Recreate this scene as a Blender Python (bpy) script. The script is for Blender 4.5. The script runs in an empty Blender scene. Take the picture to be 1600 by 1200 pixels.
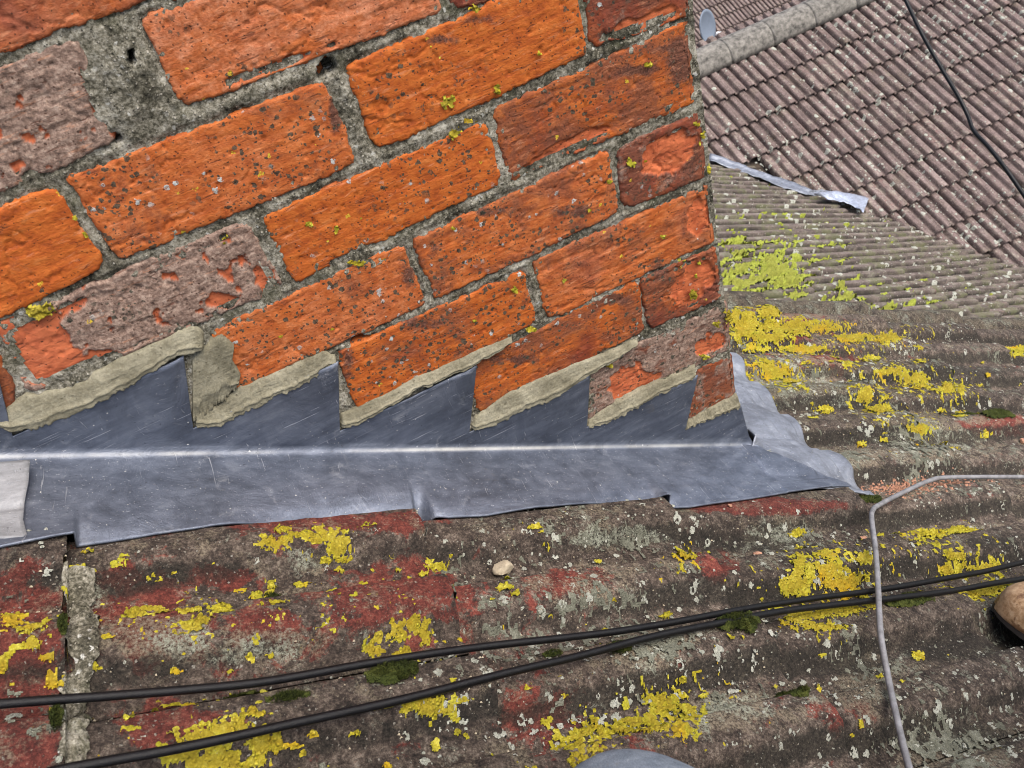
import bpy, bmesh, math, random
import numpy as np
from mathutils import Matrix, Vector

# ------------------------------------------------------------------ camera
SC = bpy.context.scene
CP = np.array([-0.4137975, -0.7161005, 0.0601756])          # camera position, metres
CR = np.array([[0.89075036, -0.38128886, -0.24735118],       # right
               [-0.4328664, -0.54583766, -0.71741754],       # down
               [0.13852972, 0.74610994, -0.65125223]])       # forward
CF = 1323.256                                                # focal length in photo pixels (1600 wide)
cd = bpy.data.cameras.new('camera'); cam = bpy.data.objects.new('camera', cd)
SC.collection.objects.link(cam); SC.camera = cam
cd.sensor_width = 36; cd.lens = 36 * CF / 1600; cd.clip_start = .02; cd.clip_end = 2000
mw = Matrix.Identity(4)
for i in range(3):
    mw[i][0] = CR[0][i]; mw[i][1] = -CR[1][i]; mw[i][2] = -CR[2][i]; mw[i][3] = CP[i]
cam.matrix_world = mw
cd.dof.use_dof = True; cd.dof.focus_distance = 1.02; cd.dof.aperture_fstop = 18.0

# ------------------------------------------------------------------ light
w = bpy.data.worlds.new('World'); SC.world = w; w.use_nodes = True
wn = w.node_tree.nodes; wl = w.node_tree.links; wn.clear()
sky = wn.new('ShaderNodeTexSky'); sky.sky_type = 'NISHITA'; sky.sun_disc = False
SUN_EL, SUN_AZ = 60, 140                                     # degrees; azimuth measured from +Y towards +X
sky.sun_elevation = math.radians(SUN_EL); sky.sun_rotation = math.radians(SUN_AZ)
sky.air_density = 1.0; sky.dust_density = 4.0; sky.ozone_density = 1.0; sky.altitude = 50
bg = wn.new('ShaderNodeBackground'); bg.inputs[1].default_value = 0.15
wo = wn.new('ShaderNodeOutputWorld'); wl.new(sky.outputs[0], bg.inputs[0]); wl.new(bg.outputs[0], wo.inputs[0])
sl = bpy.data.lights.new('sun', 'SUN'); sl.energy = 2.5; sl.angle = math.radians(50); sl.color = (1, .93, .84)
so = bpy.data.objects.new('sun', sl); SC.collection.objects.link(so)
el, az = math.radians(SUN_EL), math.radians(SUN_AZ)
sdir = Vector((math.sin(az) * math.cos(el), math.cos(az) * math.cos(el), math.sin(el)))
so.rotation_euler = sdir.to_track_quat('Z', 'Y').to_euler()
SC.render.engine = 'CYCLES'; SC.cycles.pixel_filter_type = 'BLACKMAN_HARRIS'; SC.cycles.filter_width = 0.95
SC.view_settings.view_transform = 'Standard'; SC.view_settings.look = 'None'
SC.view_settings.exposure = 0.65; SC.view_settings.gamma = 1; SC.view_settings.use_curve_mapping = False

# ------------------------------------------------------------------ frames of the place
PITCH = math.radians(32.5653)
RD = np.array([math.cos(PITCH), 0, -math.sin(PITCH)])        # down the near roof
RY = np.array([0, 1., 0])                                    # across it, into the picture
RN = np.array([math.sin(PITCH), 0, math.cos(PITCH)])         # out of it
RO = np.array([0, 0, -0.8670586])
CH = .0840013                                                # brick course height
VERGE = .47                                                  # near roof ends here
CHD = .46                                                    # chimney depth

def pj(X):
    q = (np.asarray(X).reshape(-1, 3) - CP) @ CR.T
    return np.stack([800 + CF * q[:, 0] / q[:, 2], 600 + CF * q[:, 1] / q[:, 2]], 1)
def unp(l, n, c):
    l = np.asarray(l, float).reshape(-1, 2)
    r = np.c_[(l[:, 0] - 800) / CF, (l[:, 1] - 600) / CF, np.ones(len(l))] @ CR
    return CP + ((c - n @ CP) / (r @ n))[:, None] * r
def on_roof(l, h=0.):
    x = unp(l, RN, RN @ RO + h) - RO
    return np.stack([x @ RD, x[:, 1]], 1)
def on_wall(l, y=0.):
    x = unp(l, RY, y); return x[:, [0, 2]]
def rw(u, v, h):
    u, v, h = np.broadcast_arrays(u, v, h)
    return RO + u[..., None] * RD + v[..., None] * RY + h[..., None] * RN

# ------------------------------------------------------------------ numpy noise
def _h(ix, iy, s):
    a = (ix.astype(np.int64) * 374761393 + iy.astype(np.int64) * 668265263 + s * 1442695041) & 0xFFFFFFFF
    a = ((a ^ (a >> 13)) * 1274126177) & 0xFFFFFFFF
    a = ((a ^ (a >> 16)) * 2246822519) & 0xFFFFFFFF
    return ((a ^ (a >> 15)) & 0xFFFFFF) / float(0xFFFFFF)
def vnoise(x, y, s=0):
    x = np.asarray(x, float); y = np.asarray(y, float)
    ix = np.floor(x); iy = np.floor(y); fx = x - ix; fy = y - iy
    fx = fx * fx * fx * (fx * (fx * 6 - 15) + 10); fy = fy * fy * fy * (fy * (fy * 6 - 15) + 10)
    a = _h(ix, iy, s); b = _h(ix + 1, iy, s); c = _h(ix, iy + 1, s); d = _h(ix + 1, iy + 1, s)
    return (a + (b - a) * fx + (c - a) * fy + (a - b - c + d) * fx * fy) * 2 - 1
def fbm(x, y, o=4, s=0, g=.5):
    r = 0; a = 1; t = 0
    for i in range(o):
        c_, s_ = math.cos(i * 1.3), math.sin(i * 1.3); f = 2.03 ** i
        r = r + a * vnoise((x * c_ - y * s_) * f + 17.3 * i, (x * s_ + y * c_) * f - 9.1 * i, s + i); t += a; a *= g
    return r / t
def worley(x, y, s=0):
    x = np.asarray(x, float); y = np.asarray(y, float)
    ix = np.floor(x); iy = np.floor(y)
    f1 = np.full(x.shape, 9.); f2 = f1.copy(); idd = np.zeros(x.shape)
    for dx in (-1, 0, 1):
        for dy in (-1, 0, 1):
            cx = ix + dx; cy = iy + dy
            d = np.hypot(cx + _h(cx, cy, s) - x, cy + _h(cx, cy, s + 7) - y)
            m = d < f1
            f2 = np.where(m, f1, np.minimum(f2, d)); idd = np.where(m, _h(cx, cy, s + 13), idd); f1 = np.where(m, d, f1)
    return f1, f2, idd
def sst(a, b, x):
    t = np.clip((x - a) / (b - a), 0, 1); return t * t * (3 - 2 * t)

# ------------------------------------------------------------------ materials
class G:
    def __init__(s, name):
        s.m = bpy.data.materials.new(name); s.m.use_nodes = True; s.t = s.m.node_tree
        s.t.nodes.clear(); s.out = s.t.nodes.new('ShaderNodeOutputMaterial')
        s.b = s.t.nodes.new('ShaderNodeBsdfPrincipled'); s.t.links.new(s.b.outputs[0], s.out.inputs[0])
        s.pos = s.t.nodes.new('ShaderNodeNewGeometry').outputs['Position']
    def set(s, i, v):
        if hasattr(v, 'is_linked'): s.t.links.new(v, i)
        elif isinstance(v, (tuple, list)) and len(v) == 3 and len(i.default_value) == 4: i.default_value = (*v, 1)
        else: i.default_value = v
    def P(s, **k):
        for a, v in k.items(): s.set(s.b.inputs[a.replace('_', ' ')], v)
    def noise(s, sc, det=4, rough=.6, dist=0., vec=None, out=0):
        n = s.t.nodes.new('ShaderNodeTexNoise'); s.t.links.new(vec or s.pos, n.inputs['Vector'])
        n.inputs['Scale'].default_value = sc; n.inputs['Detail'].default_value = det
        n.inputs['Roughness'].default_value = rough; n.inputs['Distortion'].default_value = dist
        return n.outputs[out]
    def voro(s, sc, feat='F1', vec=None, rnd=1.):
        n = s.t.nodes.new('ShaderNodeTexVoronoi'); n.feature = feat
        s.t.links.new(vec or s.pos, n.inputs['Vector']); n.inputs['Scale'].default_value = sc; n.inputs['Randomness'].default_value = rnd
        return n
    def scale(s, v, off=(0, 0, 0), vec=None, rot=(0, 0, 0)):
        n = s.t.nodes.new('ShaderNodeMapping'); s.t.links.new(vec or s.pos, n.inputs[0])
        n.inputs['Scale'].default_value = v; n.inputs['Location'].default_value = off; n.inputs['Rotation'].default_value = rot
        return n.outputs[0]
    def ramp(s, f, st, lin=True):
        n = s.t.nodes.new('ShaderNodeValToRGB'); s.set(n.inputs[0], f); e = n.color_ramp.elements
        n.color_ramp.interpolation = 'LINEAR' if lin else 'EASE'
        while len(e) < len(st): e.new(.5)
        for q, (p, c) in zip(e, st):
            q.position = p; q.color = (c, c, c, 1) if not isinstance(c, tuple) else (*c, 1)
        return n.outputs[0]
    def mix(s, f, a, b, bl='MIX'):
        n = s.t.nodes.new('ShaderNodeMix'); n.data_type = 'RGBA'; n.blend_type = bl
        s.set(n.inputs[0], f); s.set(n.inputs[6], a); s.set(n.inputs[7], b); return n.outputs[2]
    def math(s, op, a, b=0., c=None, clamp=False):
        n = s.t.nodes.new('ShaderNodeMath'); n.operation = op; n.use_clamp = clamp
        s.set(n.inputs[0], a); s.set(n.inputs[1], b)
        if c is not None: s.set(n.inputs[2], c)
        return n.outputs[0]
    def step(s, f, a, b): return s.ramp(f, [(max(0, a), 0.), (min(1, b), 1.)])
    def attr(s, name, obj=False):
        n = s.t.nodes.new('ShaderNodeAttribute'); n.attribute_name = name
        n.attribute_type = 'OBJECT' if obj else 'GEOMETRY'; return n.outputs['Fac']
    def bump(s, h, d=.001, st=1., nrm=None):
        n = s.t.nodes.new('ShaderNodeBump'); n.inputs['Strength'].default_value = st; n.inputs['Distance'].default_value = d
        s.set(n.inputs['Height'], h)
        if nrm is not None: s.t.links.new(nrm, n.inputs['Normal'])
        return n.outputs[0]
    def wobble(s, amt, sc=60):
        n = s.noise(sc, 3, .6, out=1)
        a = s.t.nodes.new('ShaderNodeVectorMath'); a.operation = 'SUBTRACT'; s.t.links.new(n, a.inputs[0]); a.inputs[1].default_value = (.5, .5, .5)
        b = s.t.nodes.new('ShaderNodeVectorMath'); b.operation = 'SCALE'; s.t.links.new(a.outputs[0], b.inputs[0]); b.inputs['Scale'].default_value = amt
        c = s.t.nodes.new('ShaderNodeVectorMath'); c.operation = 'ADD'; s.t.links.new(b.outputs[0], c.inputs[0]); s.t.links.new(s.pos, c.inputs[1])
        return c.outputs[0]
    def spots(s, sc, size, keep, wob=.004, wsc=120, soft=.15):
        """irregular roundish spots: size = radius in cell units, keep = share of cells that carry one"""
        v = s.voro(sc, vec=s.wobble(wob, wsc))
        c = s.t.nodes.new('ShaderNodeSeparateColor'); s.t.links.new(v.outputs['Color'], c.inputs[0])
        rad = s.math('MULTIPLY', s.math('GREATER_THAN', c.outputs[0], 1 - keep), s.math('MULTIPLY_ADD', c.outputs[1], size * .75, size * .25))
        d = s.math('SUBTRACT', rad, v.outputs['Distance'])
        return s.math('MULTIPLY', d, 1 / (size * soft), clamp=True)

def mat_brick():
    g = G('old_brick')
    tone = g.attr('tone', True); grime = g.attr('grime', True); spotty = g.attr('spots', True); sp = g.attr('spall')
    a = g.noise(9, 5, .6); b = g.noise(70, 5, .65); c = g.noise(420, 4, .7)
    st = g.noise(1, 5, .65, vec=g.scale((26, 26, 150), rot=(0, .08, 0)))
    orange = g.ramp(g.math('MULTIPLY_ADD', b, .4, g.math('MULTIPLY_ADD', c, .2, g.math('MULTIPLY', st, .4))), [(.33, (.18, .034, .009)), (.46, (.385, .083, .011)), (.55, (.49, .125, .019)), (.68, (.60, .21, .058))])
    red = g.ramp(g.math('MULTIPLY_ADD', b, .5, g.math('MULTIPLY', st, .5)), [(.33, (.085, .018, .010)), (.5, (.19, .036, .015)), (.68, (.34, .082, .038))])
    col = g.mix(g.step(g.math('ADD', tone, g.math('MULTIPLY_ADD', a, 1.3, -.65)), .42, .62), orange, red)
    pk = g.attr('pink', True); col = g.mix(g.math('MULTIPLY', pk, g.step(g.math('MULTIPLY_ADD', a, .5, g.math('MULTIPLY', b, .5)), .36, .56)), col, g.ramp(g.math('MULTIPLY_ADD', b, .5, g.math('MULTIPLY', c, .5)), [(.36, (.26, .085, .04)), (.5, (.46, .165, .082)), (.64, (.62, .28, .165))]))
    # brown fire skin and soot
    so_ = g.step(g.math('ADD', g.math('MULTIPLY', g.noise(60, 8, .78), .8), g.math('MULTIPLY', g.attr('soot'), .42)), .55, .68); col = g.mix(g.math('MULTIPLY', so_, .85), col, g.ramp(c, [(.36, (.022, .014, .013)), (.55, (.085, .045, .035)), (.66, (.17, .10, .08))]))
    skin = g.step(g.math('ADD', g.noise(20, 7, .72, .5), g.math('MULTIPLY_ADD', grime, .42, -.075)), .52, .66)
    col = g.mix(g.math('MULTIPLY', skin, .74), col, g.ramp(c, [(.35, (.075, .03, .02)), (.65, (.22, .08, .045))]))
    # weathered pinkish-grey crust
    crust = g.ramp(g.math('MULTIPLY_ADD', g.noise(130, 6, .75), .6, g.math('MULTIPLY', c, .4)), [(.36, (.07, .048, .038)), (.47, (.20, .13, .10)), (.55, (.32, .225, .175)), (.66, (.50, .39, .32))])
    cm = g.step(g.math('ADD', g.noise(45, 5, .6), g.math('MULTIPLY_ADD', grime, 1.0, -.62)), .47, .6)
    fresh = g.ramp(b, [(.3, (.33, .062, .018)), (.6, (.58, .15, .05))])
    col = g.mix(cm, col, crust)
    col = g.mix(sp, col, g.mix(g.math('MULTIPLY', grime, .25), fresh, (.40, .13, .08)))
    scuff = g.math('MULTIPLY', g.step(g.noise(1, 5, .7, .3, vec=g.scale((40, 40, 210), (5, 2, 1), rot=(0, .12, 0))), .58, .66), .38); col = g.mix(scuff, col, (.66, .30, .16))
    dscr = g.math('MULTIPLY', g.step(g.noise(1, 5, .72, .5, vec=g.scale((34, 34, 190), (1, 7, 3), rot=(0, -.1, 0))), .60, .66), .6); col = g.mix(dscr, col, (.10, .03, .016))
    # pores, black lichen, white lichen, yellow specks
    pore = g.spots(330, .33, .3, .003, 200)
    col = g.mix(g.math('MULTIPLY', pore, .75), col, (.05, .018, .01))
    zone = g.step(g.math('ADD', g.noise(13, 3, .5), g.math('MULTIPLY_ADD', spotty, .34, -.17)), .46, .54)
    blk = g.math('MULTIPLY', g.math('MAXIMUM', g.spots(150, .42, .55, .006, 260), g.spots(260, .42, .5, .005, 300)), zone)
    col = g.mix(g.math('MULTIPLY', blk, .9), col, g.ramp(c, [(.4, (.018, .02, .014)), (.62, (.085, .085, .06))]))
    wz = g.step(g.math('ADD', g.noise(17, 3, .5), g.math('MULTIPLY_ADD', spotty, .3, -.2)), .5, .6)
    wht = g.math('MULTIPLY', g.spots(120, .34, .3, .006, 320), wz)
    wht = g.math('MULTIPLY', wht, g.step(c, .38, .5))
    col = g.mix(wht, col, (.5, .52, .5))
    yel = g.math('MULTIPLY', g.spots(75, .17, .12, .008, 300), g.step(c, .36, .48))
    col = g.mix(yel, col, g.ramp(c, [(.4, (.42, .26, .01)), (.6, (.66, .5, .05))]))
    n = g.bump(g.math('MULTIPLY_ADD', c, 1.0, g.math('MULTIPLY_ADD', b, .5, g.math('MULTIPLY_ADD', dscr, -.8, st))), .0010, 1.)
    n = g.bump(g.math('SUBTRACT', g.math('MULTIPLY', wht, .7), pore), .0008, .8, n)
    g.P(Base_Color=col, Roughness=g.ramp(c, [(.3, .62), (.7, .9)]), Normal=n)
    g.b.inputs['Specular IOR Level'].default_value = .32
    return g.m

def mat_mortar():
    g = G('old_mortar')
    a = g.noise(30, 5, .65); c = g.noise(300, 5, .75); d = g.noise(900, 3, .7)
    col = g.ramp(g.math('MULTIPLY_ADD', a, .5, g.math('MULTIPLY', c, .5)), [(.38, (.016, .015, .010)), (.46, (.085, .079, .057)), (.52, (.215, .20, .155)), (.62, (.48, .46, .39))])
    gr = g.spots(330, .45, .42, .001, 300, .4); col = g.mix(g.math('MULTIPLY', gr, .8), col, g.ramp(d, [(.35, (.26, .23, .17)), (.65, (.66, .63, .55))]))
    pit = g.spots(380, .4, .3, .002, 300, .5); col = g.mix(g.math('MULTIPLY', pit, .7), col, (.022, .022, .016))
    wh = g.math('MULTIPLY', g.step(g.noise(26, 4, .6), .46, .58), g.spots(170, .42, .5, .006, 300, .3))
    col = g.mix(wh, col, (.52, .52, .48))
    gn = g.step(g.noise(16, 4, .6, .5), .55, .7); col = g.mix(g.math('MULTIPLY', gn, .55), col, (.055, .06, .028))
    n = g.bump(g.math('MULTIPLY_ADD', d, .5, g.math('ADD', c, g.math('SUBTRACT', gr, pit))), .0013, 1.)
    g.P(Base_Color=col, Roughness=.92, Normal=n); g.b.inputs['Specular IOR Level'].default_value = .25
    return g.m

def mat_newmortar():
    g = G('fresh_mortar')
    a = g.noise(35, 5, .6); c = g.noise(420, 5, .7); st = g.noise(1, 4, .6, vec=g.scale((40, 300, 300), rot=(0, -.2, 0)))
    col = g.ramp(g.math('MULTIPLY_ADD', a, .6, g.math('MULTIPLY', c, .4)), [(.34, (.105, .094, .058)), (.5, (.20, .184, .125)), (.66, (.33, .31, .225))])
    pit = g.spots(300, .3, .2, .003, 300); col = g.mix(g.math('MULTIPLY', pit, .6), col, (.08, .07, .04))
    n = g.bump(g.math('MULTIPLY_ADD', st, 1.2, g.math('SUBTRACT', c, pit)), .0009, .9)
    g.P(Base_Color=col, Roughness=.85, Normal=n); return g.m

def mat_lead(name, k=1., rough=.36, dull=0., neutral=0.):
    g = G(name)
    a = g.noise(7, 5, .6, .8); b = g.noise(1, 6, .7, vec=g.scale((9, 60, 60), rot=(0, .5683, 0))); c = g.noise(500, 4, .7)
    sm = g.noise(24, 6, .7, 1.5)
    base = g.ramp(g.math('MULTIPLY_ADD', a, .3, g.math('MULTIPLY_ADD', b, .45, g.math('MULTIPLY', sm, .25))),
                  [(.36, (.10 * k, .12 * k, .165 * k)), (.46, (.15 * k, .18 * k, .25 * k)), (.55, (.22 * k, .26 * k, .35 * k)), (.66, (.36 * k, .41 * k, .50 * k))])
    if neutral:
        hs = g.t.nodes.new('ShaderNodeHueSaturation'); hs.inputs['Saturation'].default_value = 1 - neutral; g.t.links.new(base, hs.inputs['Color']); base = hs.outputs[0]
    scr = g.step(g.noise(1, 3, .5, 0, vec=g.scale((16, 700, 700), rot=(0, .5, .1))), .66, .72)
    scr2 = g.step(g.noise(1, 3, .5, 1, vec=g.scale((420, 25, 60), rot=(.3, .2, .6))), .69, .74)
    ss = g.math('MAXIMUM', scr, scr2)
    base = g.mix(g.math('MULTIPLY', ss, .5), base, (.55, .57, .62))
    pw = g.math('MULTIPLY', g.step(g.noise(40, 6, .75, .5), .58, .74), .55)          # pale oxide bloom
    base = g.mix(pw, base, (.36 * k ** .5, .38 * k ** .5, .41 * k ** .5))
    rb = g.attr('rub'); base = g.mix(g.math('MULTIPLY', rb, g.ramp(sm, [(.3, .55), (.6, 1.)])), base, (.58, .57, .51))
    dk = g.spots(230, .24, .2, .006, 200); base = g.mix(g.math('MULTIPLY', dk, .55), base, (.05, .055, .07))
    ws = g.math('MULTIPLY', g.spots(260, .2, .12, .004, 300), 1.); base = g.mix(ws, base, (.6, .6, .58))
    tan = g.math('MULTIPLY', g.step(g.noise(19, 4, .6), .66, .8), .35); base = g.mix(tan, base, (.26, .22, .15))
    met = g.math('MULTIPLY', g.math('SUBTRACT', 1., g.math('MAXIMUM', g.math('MAXIMUM', g.math('MULTIPLY', pw, 1.2), ws), g.math('MULTIPLY', rb, .8))), .8 - dull)
    n = g.bump(g.math('MULTIPLY_ADD', c, .35, g.math('MULTIPLY_ADD', sm, 1.6, g.math('MULTIPLY', ss, -.5))), .0012, .7)
    g.P(Base_Color=base, Metallic=met, Roughness=g.ramp(g.math('MULTIPLY_ADD', sm, .6, g.math('MULTIPLY', c, .4)), [(.3, rough - .06), (.7, rough + .16)]), Normal=n)
    return g.m

def mat_tile(near=True, gr_=0.):
    g = G('weathered_roof_tile' if near else 'old_roof_tile')
    tone = g.attr('tone', True)
    a = g.noise(14, 6, .65, .3); b = g.noise(75, 8, .78); c = g.noise(380, 5, .8); d = g.noise(1100, 3, .75)
    mid = g.noise(38, 10, .78, .4)
    redc = g.ramp(g.math('MULTIPLY_ADD', b, .5, g.math('MULTIPLY', c, .5)), [(.37, (.032, .011, .009)), (.47, (.11, .027, .021)), (.55, (.22, .055, .040)), (.65, (.38, .16, .115))])
    if near:
        red = g.attr('red'); grime = g.attr('grime'); pale = g.attr('pale')
        gcol = g.ramp(g.math('MULTIPLY_ADD', b, .55, g.math('MULTIPLY', c, .45)), [(.38, (.010, .008, .007)), (.475, (.055, .041, .033)), (.54, (.13, .10, .080)), (.64, (.36, .30, .24))])
        rm = g.step(g.math('ADD', g.math('MULTIPLY_ADD', mid, .9, g.math('MULTIPLY', a, .5)), g.math('ADD', g.math('MULTIPLY_ADD', red, .42, -.40), g.math('MULTIPLY', tone, .14))), .46, .51)
        col = g.mix(rm, gcol, redc)
        tan = g.step(g.math('ADD', g.noise(30, 10, .8, .3, vec=g.scale((1, 1, 1), (3, 1, 7))), g.math('MULTIPLY_ADD', pale, .26, -.045)), .52, .58)
        tan = g.math('MULTIPLY', tan, g.step(c, .38, .56))
        col = g.mix(g.math('MULTIPLY', tan, .8), col, g.ramp(c, [(.4, (.13, .105, .068)), (.64, (.33, .28, .20))]))
        alg = g.step(g.math('ADD', g.math('MULTIPLY', g.noise(34, 10, .8, .4), .75), g.math('MULTIPLY_ADD', grime, .50, -.04)), .53, .66)  # algae plus the shading painted on the roll sides
        col = g.mix(g.math('MULTIPLY', alg, .78), col, g.ramp(c, [(.38, (.007, .007, .006)), (.6, (.040, .036, .028))]))
        gl = g.math('MULTIPLY', g.step(g.math('ADD', g.noise(26, 10, .8, .5, vec=g.scale((1, 1, 1), (9, 4, 2))), g.math('MULTIPLY', pale, .16)), .60, .68), g.step(c, .42, .54))
        col = g.mix(gl, col, g.ramp(d, [(.35, (.20, .215, .155)), (.65, (.46, .48, .39))]))
        col = g.mix(1., col, g.ramp(tone, [(0., .72), (1., 1.25)]), 'MULTIPLY')
        k = 1.
    else:
        gmul = (1 - .25 * gr_, 1 - .18 * gr_, 1 - .2 * gr_)
        tc = g.t.nodes.new('ShaderNodeTexCoord').outputs['Object']; oi = g.t.nodes.new('ShaderNodeObjectInfo').outputs['Random']
        vm = g.t.nodes.new('ShaderNodeVectorMath'); vm.operation = 'ADD'; cb = g.t.nodes.new('ShaderNodeCombineXYZ'); g.set(cb.inputs[2], g.math('MULTIPLY', oi, 40.)); g.t.links.new(tc, vm.inputs[0]); g.t.links.new(cb.outputs[0], vm.inputs[1])
        strk = g.noise(1, 4, .6, .2, vec=g.scale((2.2, 24, 1), vec=vm.outputs[0]))
        gcol = g.ramp(g.math('MULTIPLY_ADD', b, .42, g.math('MULTIPLY_ADD', a, .25, g.math('MULTIPLY', strk, .33))), [(.36, (.06, .043, .040)), (.48, (.15, .112, .104)), (.56, (.26, .20, .187)), (.66, (.44, .38, .345))])
        col = g.mix(g.step(g.math('ADD', mid, g.math('MULTIPLY_ADD', tone, .5, -.33)), .48, .62), gcol, (.27, .165, .15))
        lt = g.math('MULTIPLY', g.step(g.math('ADD', g.noise(16, 6, .7, .4), g.math('MULTIPLY_ADD', tone, .2, -.1)), .50, .66), .7)
        col = g.mix(lt, col, g.ramp(b, [(.36, (.22, .20, .165)), (.64, (.50, .45, .38))]))
        gr = g.math('MULTIPLY', g.step(g.noise(5, 5, .6), .56, .68), g.step(b, .45, .6)); col = g.mix(g.math('MULTIPLY', gr, .5), col, (.13, .13, .055))
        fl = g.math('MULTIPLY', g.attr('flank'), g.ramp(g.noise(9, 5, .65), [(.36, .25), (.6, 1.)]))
        col = g.mix(g.math('MULTIPLY', fl, .92 if gr_ else .35), col, (.016, .015, .012))  # rib shading painted into the colour so the ribs read
        if gr_:
            col = g.mix(1., col, (.78, .82, .77), 'MULTIPLY'); gg = g.math('MULTIPLY', g.step(g.noise(7, 6, .7, .5), .50, .60), .5); col = g.mix(gg, col, (.13, .145, .06))
        else: col = g.mix(1., col, (.90, .88, .87), 'MULTIPLY')
        k = .22
    sp = g.spots(260 * k, .34, .45, .004 / k, 300 * k, .3); col = g.mix(g.math('MULTIPLY', sp, .75), col, g.ramp(d, [(.4, (.22, .18, .13)), (.6, (.52, .5, .44))]))
    s2 = g.spots(560 * k, .35, .3, .002 / k, 500 * k, .4); col = g.mix(g.math('MULTIPLY', s2, .7), col, g.ramp(c, [(.4, (.012, .010, .009)), (.6, (.34, .30, .23))]))
    n = g.bump(g.math('MULTIPLY_ADD', d, .5, g.math('MULTIPLY_ADD', b, 1.2, g.math('ADD', c, sp))), .0024 if near else .003, 1.)
    g.P(Base_Color=col, Roughness=.86, Normal=n); g.b.inputs['Specular IOR Level'].default_value = .3
    return g.m

def mat_lichen(name, c0, c1, c2, bs=500):
    g = G(name)
    c = g.noise(bs, 5, .7); a = g.noise(60, 4, .6)
    col = g.ramp(g.math('MULTIPLY_ADD', c, .55, g.math('MULTIPLY', a, .45)), [(.36, c0), (.5, c1), (.64, c2)])
    if name == 'yellow_lichen':
        col = g.mix(g.math('MULTIPLY', g.step(g.noise(17, 5, .65), .50, .62), .75), col, (.44, .43, .035)); col = g.mix(g.math('MULTIPLY', g.step(g.noise(21, 5, .65, vec=g.scale((1, 1, 1), (4, 4, 4))), .54, .66), .7), col, (.66, .36, .006))
    col = g.mix(g.math('MULTIPLY', g.step(g.math('MULTIPLY_ADD', g.attr('core'), .6, g.math('MULTIPLY', a, .5)), .50, .66), .55), col, (c1[0] * .72, c1[1] * .58, c1[2]))
    v = g.voro(bs * .9); cup = g.step(v.outputs['Distance'], .1, .5)
    col = g.mix(g.math('MULTIPLY', cup, .42), col, c0)
    n = g.bump(g.math('MULTIPLY_ADD', c, 1., g.math('MULTIPLY', cup, -.8)), .0019, 1.)
    g.P(Base_Color=col, Roughness=.85, Normal=n); g.b.inputs['Specular IOR Level'].default_value = .2
    return g.m

def mat_plain(name, c, rough=.5, met=0., var=.25, sc=60, bump=.0004, spec=.5):
    g = G(name)
    a = g.noise(sc, 5, .65); k = [(.3, tuple(x * (1 - var) for x in c)), (.7, tuple(min(1, x * (1 + var)) for x in c))]
    g.P(Base_Color=g.ramp(a, k), Roughness=rough, Metallic=met, Normal=g.bump(g.noise(sc * 6, 4, .7), bump, .8))
    g.b.inputs['Specular IOR Level'].default_value = spec
    return g.m

M = dict(
    brick=mat_brick(), mortar=mat_mortar(), fresh=mat_newmortar(),
    lead=mat_lead('milled_lead', .62, .46, .2, .12), lead_pale=mat_lead('bright_lead', .95, .47, .3, .42), lead_flap=mat_lead('dull_lead', .95, .58, .45, .8),
    lead_scrap=mat_lead('scrap_lead', 1.9, .45, .3, .3),
    tile=mat_tile(True), fartile=mat_tile(False), lowtile=mat_tile(False, 1.),
    yellow=mat_lichen('yellow_lichen', (.13, .105, .010), (.46, .395, .022), (.76, .70, .12), 300),
    lime=mat_lichen('lime_lichen', (.12, .14, .025), (.32, .36, .045), (.50, .54, .11), 160),
    white=mat_lichen('white_lichen', (.25, .26, .21), (.50, .51, .44), (.74, .74, .67), 700),
    greygreen=mat_lichen('grey_green_lichen', (.08, .08, .06), (.21, .215, .165), (.40, .41, .33), 600),
    moss=mat_lichen('moss', (.014, .020, .004), (.055, .072, .012), (.155, .165, .035), 600),
    cable=mat_plain('black_cable', (.0035, .0035, .0045), .40, 0, .5, 160, .0006, .3),
    coax=mat_plain('grey_cable', (.19, .19, .20), .55, 0, .4, 90, .0006),
    stone=mat_plain('pale_stone', (.42, .36, .26), .85, 0, .25, 150, .0012),
    crumb=mat_plain('brick_crumb', (.40, .215, .14), .9, 0, .45, 200, .001),
    ridge=mat_plain('grey_ridge_tile', (.16, .15, .132), .88, 0, .75, 22, .005),
    dish=mat_plain('grey_plastic', (.17, .21, .27), .5, 0, .08, 20, .0001),
    white_plastic=mat_plain('white_plastic', (.75, .75, .74), .4, 0, .05, 20, .0001),
    cement=mat_plain('cement', (.2, .19, .165), .9, 0, .5, 55, .002),
    wood=mat_plain('dark_timber', (.08, .06, .045), .85, 0, .3, 30, .002),
    earth=mat_plain('ground', (.10, .10, .06), .95, 0, .4, 2, .01),
    render=mat_plain('house_brickwork', (.26, .12, .08), .9, 0, .4, 12, .004),
)

# ------------------------------------------------------------------ objects
COL = SC.collection
def link(name, verts, faces, mat, parent=None, smooth=True, attrs=None, edges=()):
    me = bpy.data.meshes.new(name)
    me.from_pydata(np.asarray(verts, float).tolist() if not isinstance(verts, list) else verts, list(edges), [list(map(int, f)) for f in faces] if not isinstance(faces, np.ndarray) else faces.tolist())
    if smooth: me.polygons.foreach_set('use_smooth', np.ones(len(me.polygons), bool))
    for k, v in (attrs or {}).items():
        at = me.attributes.new(k, 'FLOAT', 'POINT'); at.data.foreach_set('value', np.asarray(v, np.float32).ravel())
    me.materials.append(mat); me.update()
    o = bpy.data.objects.new(name, me); COL.objects.link(o)
    if parent: o.parent = parent
    return o
def tag(o, label=None, cat=None, group=None, kind=None):
    if label: o['label'] = label
    if cat: o['category'] = cat
    if group: o['group'] = group
    if kind: o['kind'] = kind
    return o
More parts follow.
